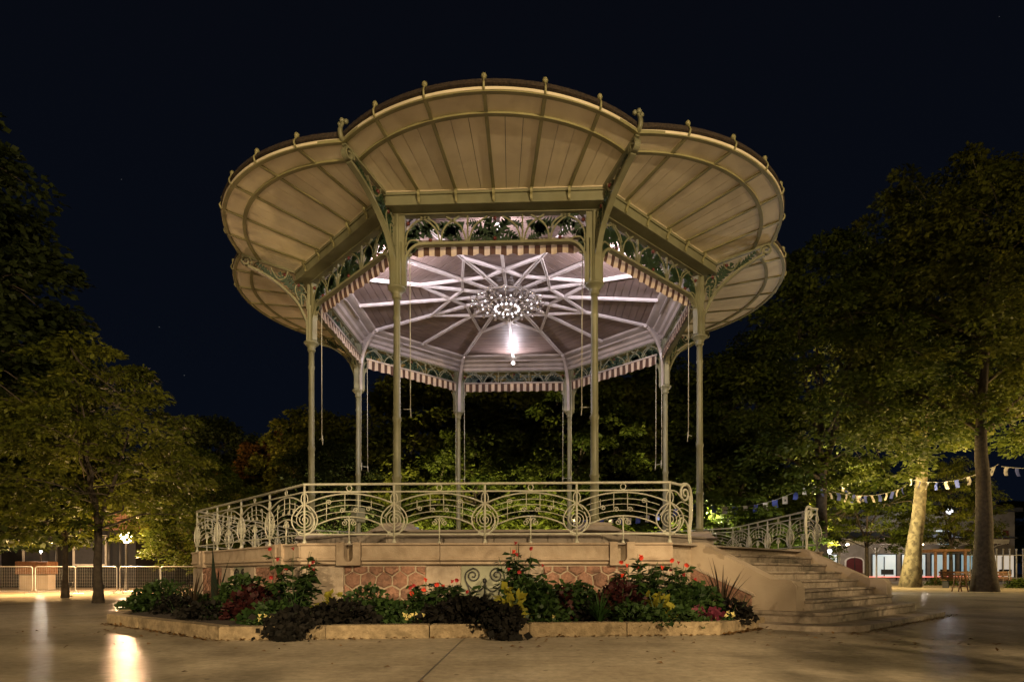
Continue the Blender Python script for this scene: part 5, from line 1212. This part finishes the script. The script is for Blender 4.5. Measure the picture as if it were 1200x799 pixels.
for i in range(7):
    x = -7.5 + i * 3.4; mb = MB(); mb.lathe([(.16, 0), (.16, .3), (.08, .4), (.07, 2.9), (.14, 3.0), (.14, 3.1)], 10, (x, 0, 0)); p = obj('post', mb, M['white'], ac)
    mb = MB()
    for s in (-1, 1): mb.strip(smooth_path([(x, 0, 2.2), (x + s * .2, 0, 2.8), (x + s * .7, 0, 3.25), (x + s * 1.5, 0, 3.45)], 5), .07, .06, (0, 1, 0)); mb.tube(spiral(x + s * .42, 3.2, .16, .03, 90, 1.3, 18), .02, 5)
    obj('arched_bracket', mb, M['white'], p)
mb = MB(); mb.box((2.7, 0, 3.55), (24, .15, .16)); mb.box((2.7, -.1, 3.75), (24, .06, .22)); obj('beam', mb, M['white'], ac)
mb = MB()
for i in range(60): x = -9.2 + i * .4; mb.prism([(x - .17, 3.62), (x + .17, 3.62), (x, 3.38)], -.16, -.14)
obj('lambrequin', mb, M['white'], ac, kind='stuff')
mb = MB(); mb.add([(-9.5, -.7, 3.9), (15, -.7, 3.9), (15, 3.6, 4.7), (-9.5, 3.6, 4.7), (-9.5, -.7, 4.0), (15, -.7, 4.0), (15, 3.6, 4.8), (-9.5, 3.6, 4.8)], [(0, 1, 2, 3), (7, 6, 5, 4), (0, 4, 5, 1), (1, 5, 6, 2), (2, 6, 7, 3), (3, 7, 4, 0)]); obj('roof', mb, M['slate'], ac)
for x in (-6, 1, 8): 
    l = bpy.data.lights.new('arcade_light', 'POINT'); l.energy = 260; l.color = (1, .85, .70); l.shadow_soft_size = .15
    g = thing('arcade_lamp', 'small lamp under the roof of the white iron arcade', 'lamp', (30.5 + x, 57.2, 3.45), 0, 'lamps under the arcade roof'); mb = MB(); mb.ball((0, 0, 0), .13, 10); obj('globe', mb, M['globe_w'], g); mb = MB(); mb.tube([(0, 0, .12), (0, 0, .75)], .02, 6); obj('rod', mb, M['dark'], g)
    lo = bpy.data.objects.new('arcade_light', l); col.objects.link(lo); lo.parent = g
hs = thing('balcony_house', 'dim house front with a balcony above the arcade roof', 'house', (29.5, 66, 0))
mb = MB(); mb.box((0, 2, 5), (14, 4, 10)); obj('wall', mb, M['render'], hs); mb = MB(); mb.box((1, -.5, 6.0), (5, 1, .18)); b_ = obj('balcony', mb, M['white'], hs); mb = MB(); mb.box((1, -.97, 6.5), (5, .04, .05))
for i in range(21): mb.box((-1.4 + i * .24, -.97, 6.27), (.025, .025, .42))
obj('balcony_rail', mb, M['dark'], b_)
for x in (-3, -.2, 2.4, 5): mb = MB(); mb.box((x, -.03, 7.3), (1.1, .06, 2)); f = obj('window', mb, M['maroon'], hs); mb = MB(); mb.box((x, -.07, 7.3), (.06, .03, 2)); obj('mullion', mb, M['white'], f)
# pale railings of a park gate on the far side of the dark trunk
gt_ = thing('park_gate', 'pale upright bars of a park gate beyond the dark trunked tree', 'gate', (38.3, 48, 0))
for i in range(14): mb = MB(); mb.tube([(-2.2 + i * .52, 0, 0), (-2.2 + i * .52, 0, 2.6)], .05, 6); mb.ball((-2.2 + i * .52, 0, 2.65), .08, 6); obj('bar', mb, M['white'], gt_)
for z in (.4, 2.2): mb = MB(); mb.box((1.2, 0, z), (7.4, .05, .07)); obj('cross_rail', mb, M['white'], gt_)
# timber frame guarding the young tree, benches, trestle
tg = thing('tree_guard', 'square brown timber frame standing round the young tree', 'tree guard', (29.5, 42, -.03))
for x, y in ((-1, -1), (1, -1), (1, 1), (-1, 1), (-.35, -1)): mb = MB(); mb.box((x, y, 1.22), (.14, .14, 2.45), b=.01); obj('post', mb, M['wood'], tg)
for c, s in (((0, -1.09, 2.35), (2.5, .05, .16)), ((0, 1.09, 2.35), (2.5, .05, .16)), ((-1.09, 0, 2.35), (.05, 2.1, .16)), ((1.09, 0, 2.35), (.05, 2.1, .16))): mb = MB(); mb.box(c, s, b=.008); obj('top_rail', mb, M['wood'], tg)
def bench(x, y, rz, label):
    g = thing('park_bench', label, 'bench', (x, y, -.03), rz, 'brown benches under the plane trees')
    for i in range(3): mb = MB(); mb.box((0, -.15 + i * .15, .44), (1.9, .12, .035), b=.006); obj('seat_slat', mb, M['wood'], g)
    for i in range(3): mb = MB(); mb.box((0, .24 + i * .035, .56 + i * .15), (1.9, .035, .12), b=.006); obj('back_slat', mb, M['wood'], g)
    for s in (-1, 1): mb = MB(); mb.box((s * .8, 0, .21), (.05, .42, .42)); mb.bar((s * .8, .2, .42), (s * .8, .32, .95), .05, .05, (1, 0, 0)); obj('leg', mb, M['dark'], g)
bench(24.8, 33.8, .1, 'brown slatted bench beside the dark trunk'); bench(27.2, 34.2, -.1, 'brown slatted bench beyond the dark trunk by the low shrubs'); bench(21.8, 39.5, .2, 'brown slatted bench behind the pale plane trunk')
tr_ = thing('trestle', 'small dark trestle leaning beside the dark trunked tree', 'trestle', (20.0, 27.2, -.03))
for s in (-1, 1):
    for y in (-.2, .2): mb = MB(); mb.bar((s * .22, y, 0), (s * .05, y, .78), .04, .04, (0, 1, 0)); obj('leg', mb, M['wood'], tr_)
for z in (.25, .76): mb = MB(); mb.box((0, 0, z), (.36 if z < .5 else .16, .46, .04)); obj('crossbar', mb, M['wood'], tr_)
for i, (x, y, w_) in enumerate(((28.5, 33.5, 1.4), (30, 34, 1.2), (17.8, 38.5, 1.3), (29.2, 41, 1.5), (14.6, 26.6, .8))):
    rng = np.random.default_rng(90 + i); b, d, nr = dome_leaves(rng, 1500, w_ * 1.6, .55, .12); Ls = .13 * rng.uniform(.6, 1.3, 1500); g = thing('low_shrub', 'low clipped shrub on the sand under the plane trees', 'shrub', (x, y, -.02), 0, 'low shrubs under the plane trees'); obj('foliage', leaves_mesh('foliage', b, d, nr, Ls, Ls * .7), LM['green'], g)
# ------------------------------------------------------------------ pavilion and shops beyond the barriers
pv = thing('cafe_pavilion', 'dark low pavilion with cream window frames behind the barriers', 'pavilion', (-27.5, 34, 0))
mb = MB(); mb.box((0, 2, 1.9), (13, 4, 3.8)); obj('wall', mb, M['charcoal'], pv); M['brickband'] = pm('brick_fascia', (.26, .13, .09), .85, (.18, .09, .06), 8, .2)
mb = MB(); mb.box((0, -.3, 3.6), (13.4, .8, .9), b=.02); obj('roof_fascia', mb, M['brickband'], pv)
for x in (-4.6, -1.9, 1.2, 4.0): 
    mb = MB(); mb.box((x, -.03, 2.05), (1.7, .06, 1.5)); f = obj('window', mb, M['slate'], pv); mb = MB()
    for c, s in (((x, -.08, 2.85), (1.9, .06, .1)), ((x, -.08, 1.25), (1.9, .06, .1)), ((x - .9, -.08, 2.05), (.1, .06, 1.5)), ((x + .9, -.08, 2.05), (.1, .06, 1.5))): mb.box(c, s)
    obj('window_frame', mb, M['white'], f)
for x in (-6, -3.2, -.3, 2.7, 5.6, 6.2): mb = MB(); mb.tube([(x, -.9, 0), (x, -.9, 3.2)], .06, 8); obj('post', mb, M['dark'], pv)
ct = thing('wooden_counter', 'brown timber counter with pale front panel behind the barriers', 'counter', (-23.4, 30, -.03)); mb = MB(); mb.box((0, 0, 1.08), (1.6, .7, .62), b=.02); obj('counter_body', mb, M['wood'], ct); mb = MB(); mb.box((0, .05, .39), (1.4, .5, .76)); obj('base_panel', mb, M['render'], ct)
kc = thing('concrete_kiosk', 'beige concrete kiosk with a deep upper band next to the lamp', 'kiosk', (-27.6, 46, 0)); mb = MB(); mb.box((3, 1, .65), (5.5, 2, 1.3)); obj('base', mb, M['charcoal'], kc); mb = MB(); mb.box((3, .9, 2.0), (6.2, 2.6, 1.3), b=.03); obj('upper_band', mb, M['render'], kc)  # the dark base box stands for the shaded void under the band
sl = thing('far_shop_row', 'distant row of bluish lit shop fronts seen past the terrace railing', 'building', (-30, 62, 0)); mb = MB(); mb.box((0, 1.5, 2.6), (34, 3, 5.2)); obj('wall', mb, M['charcoal'], sl); M['shopblue'] = em('bluish_shop_window', (.45, .62, 1.0), .8)
for i in range(15):
    x = -15 + i * 2.2
    if i in (4, 9): continue
    mb = MB(); mb.box((x, -.05, 2.3 + .3 * (i % 3)), (1.2 + .25 * (i % 3), .06, 1.5 - .35 * (i % 2))); f = obj('shop_window', mb, M['shopblue' if i % 4 else 'shopwhite'], sl); mb = MB(); mb.box((x, -.10, 2.3), (.06, .04, 1.8)); mb.box((x - .3, -.10, 2.0), (.5, .04, .5)); obj('window_frame', mb, M['charcoal'], f)
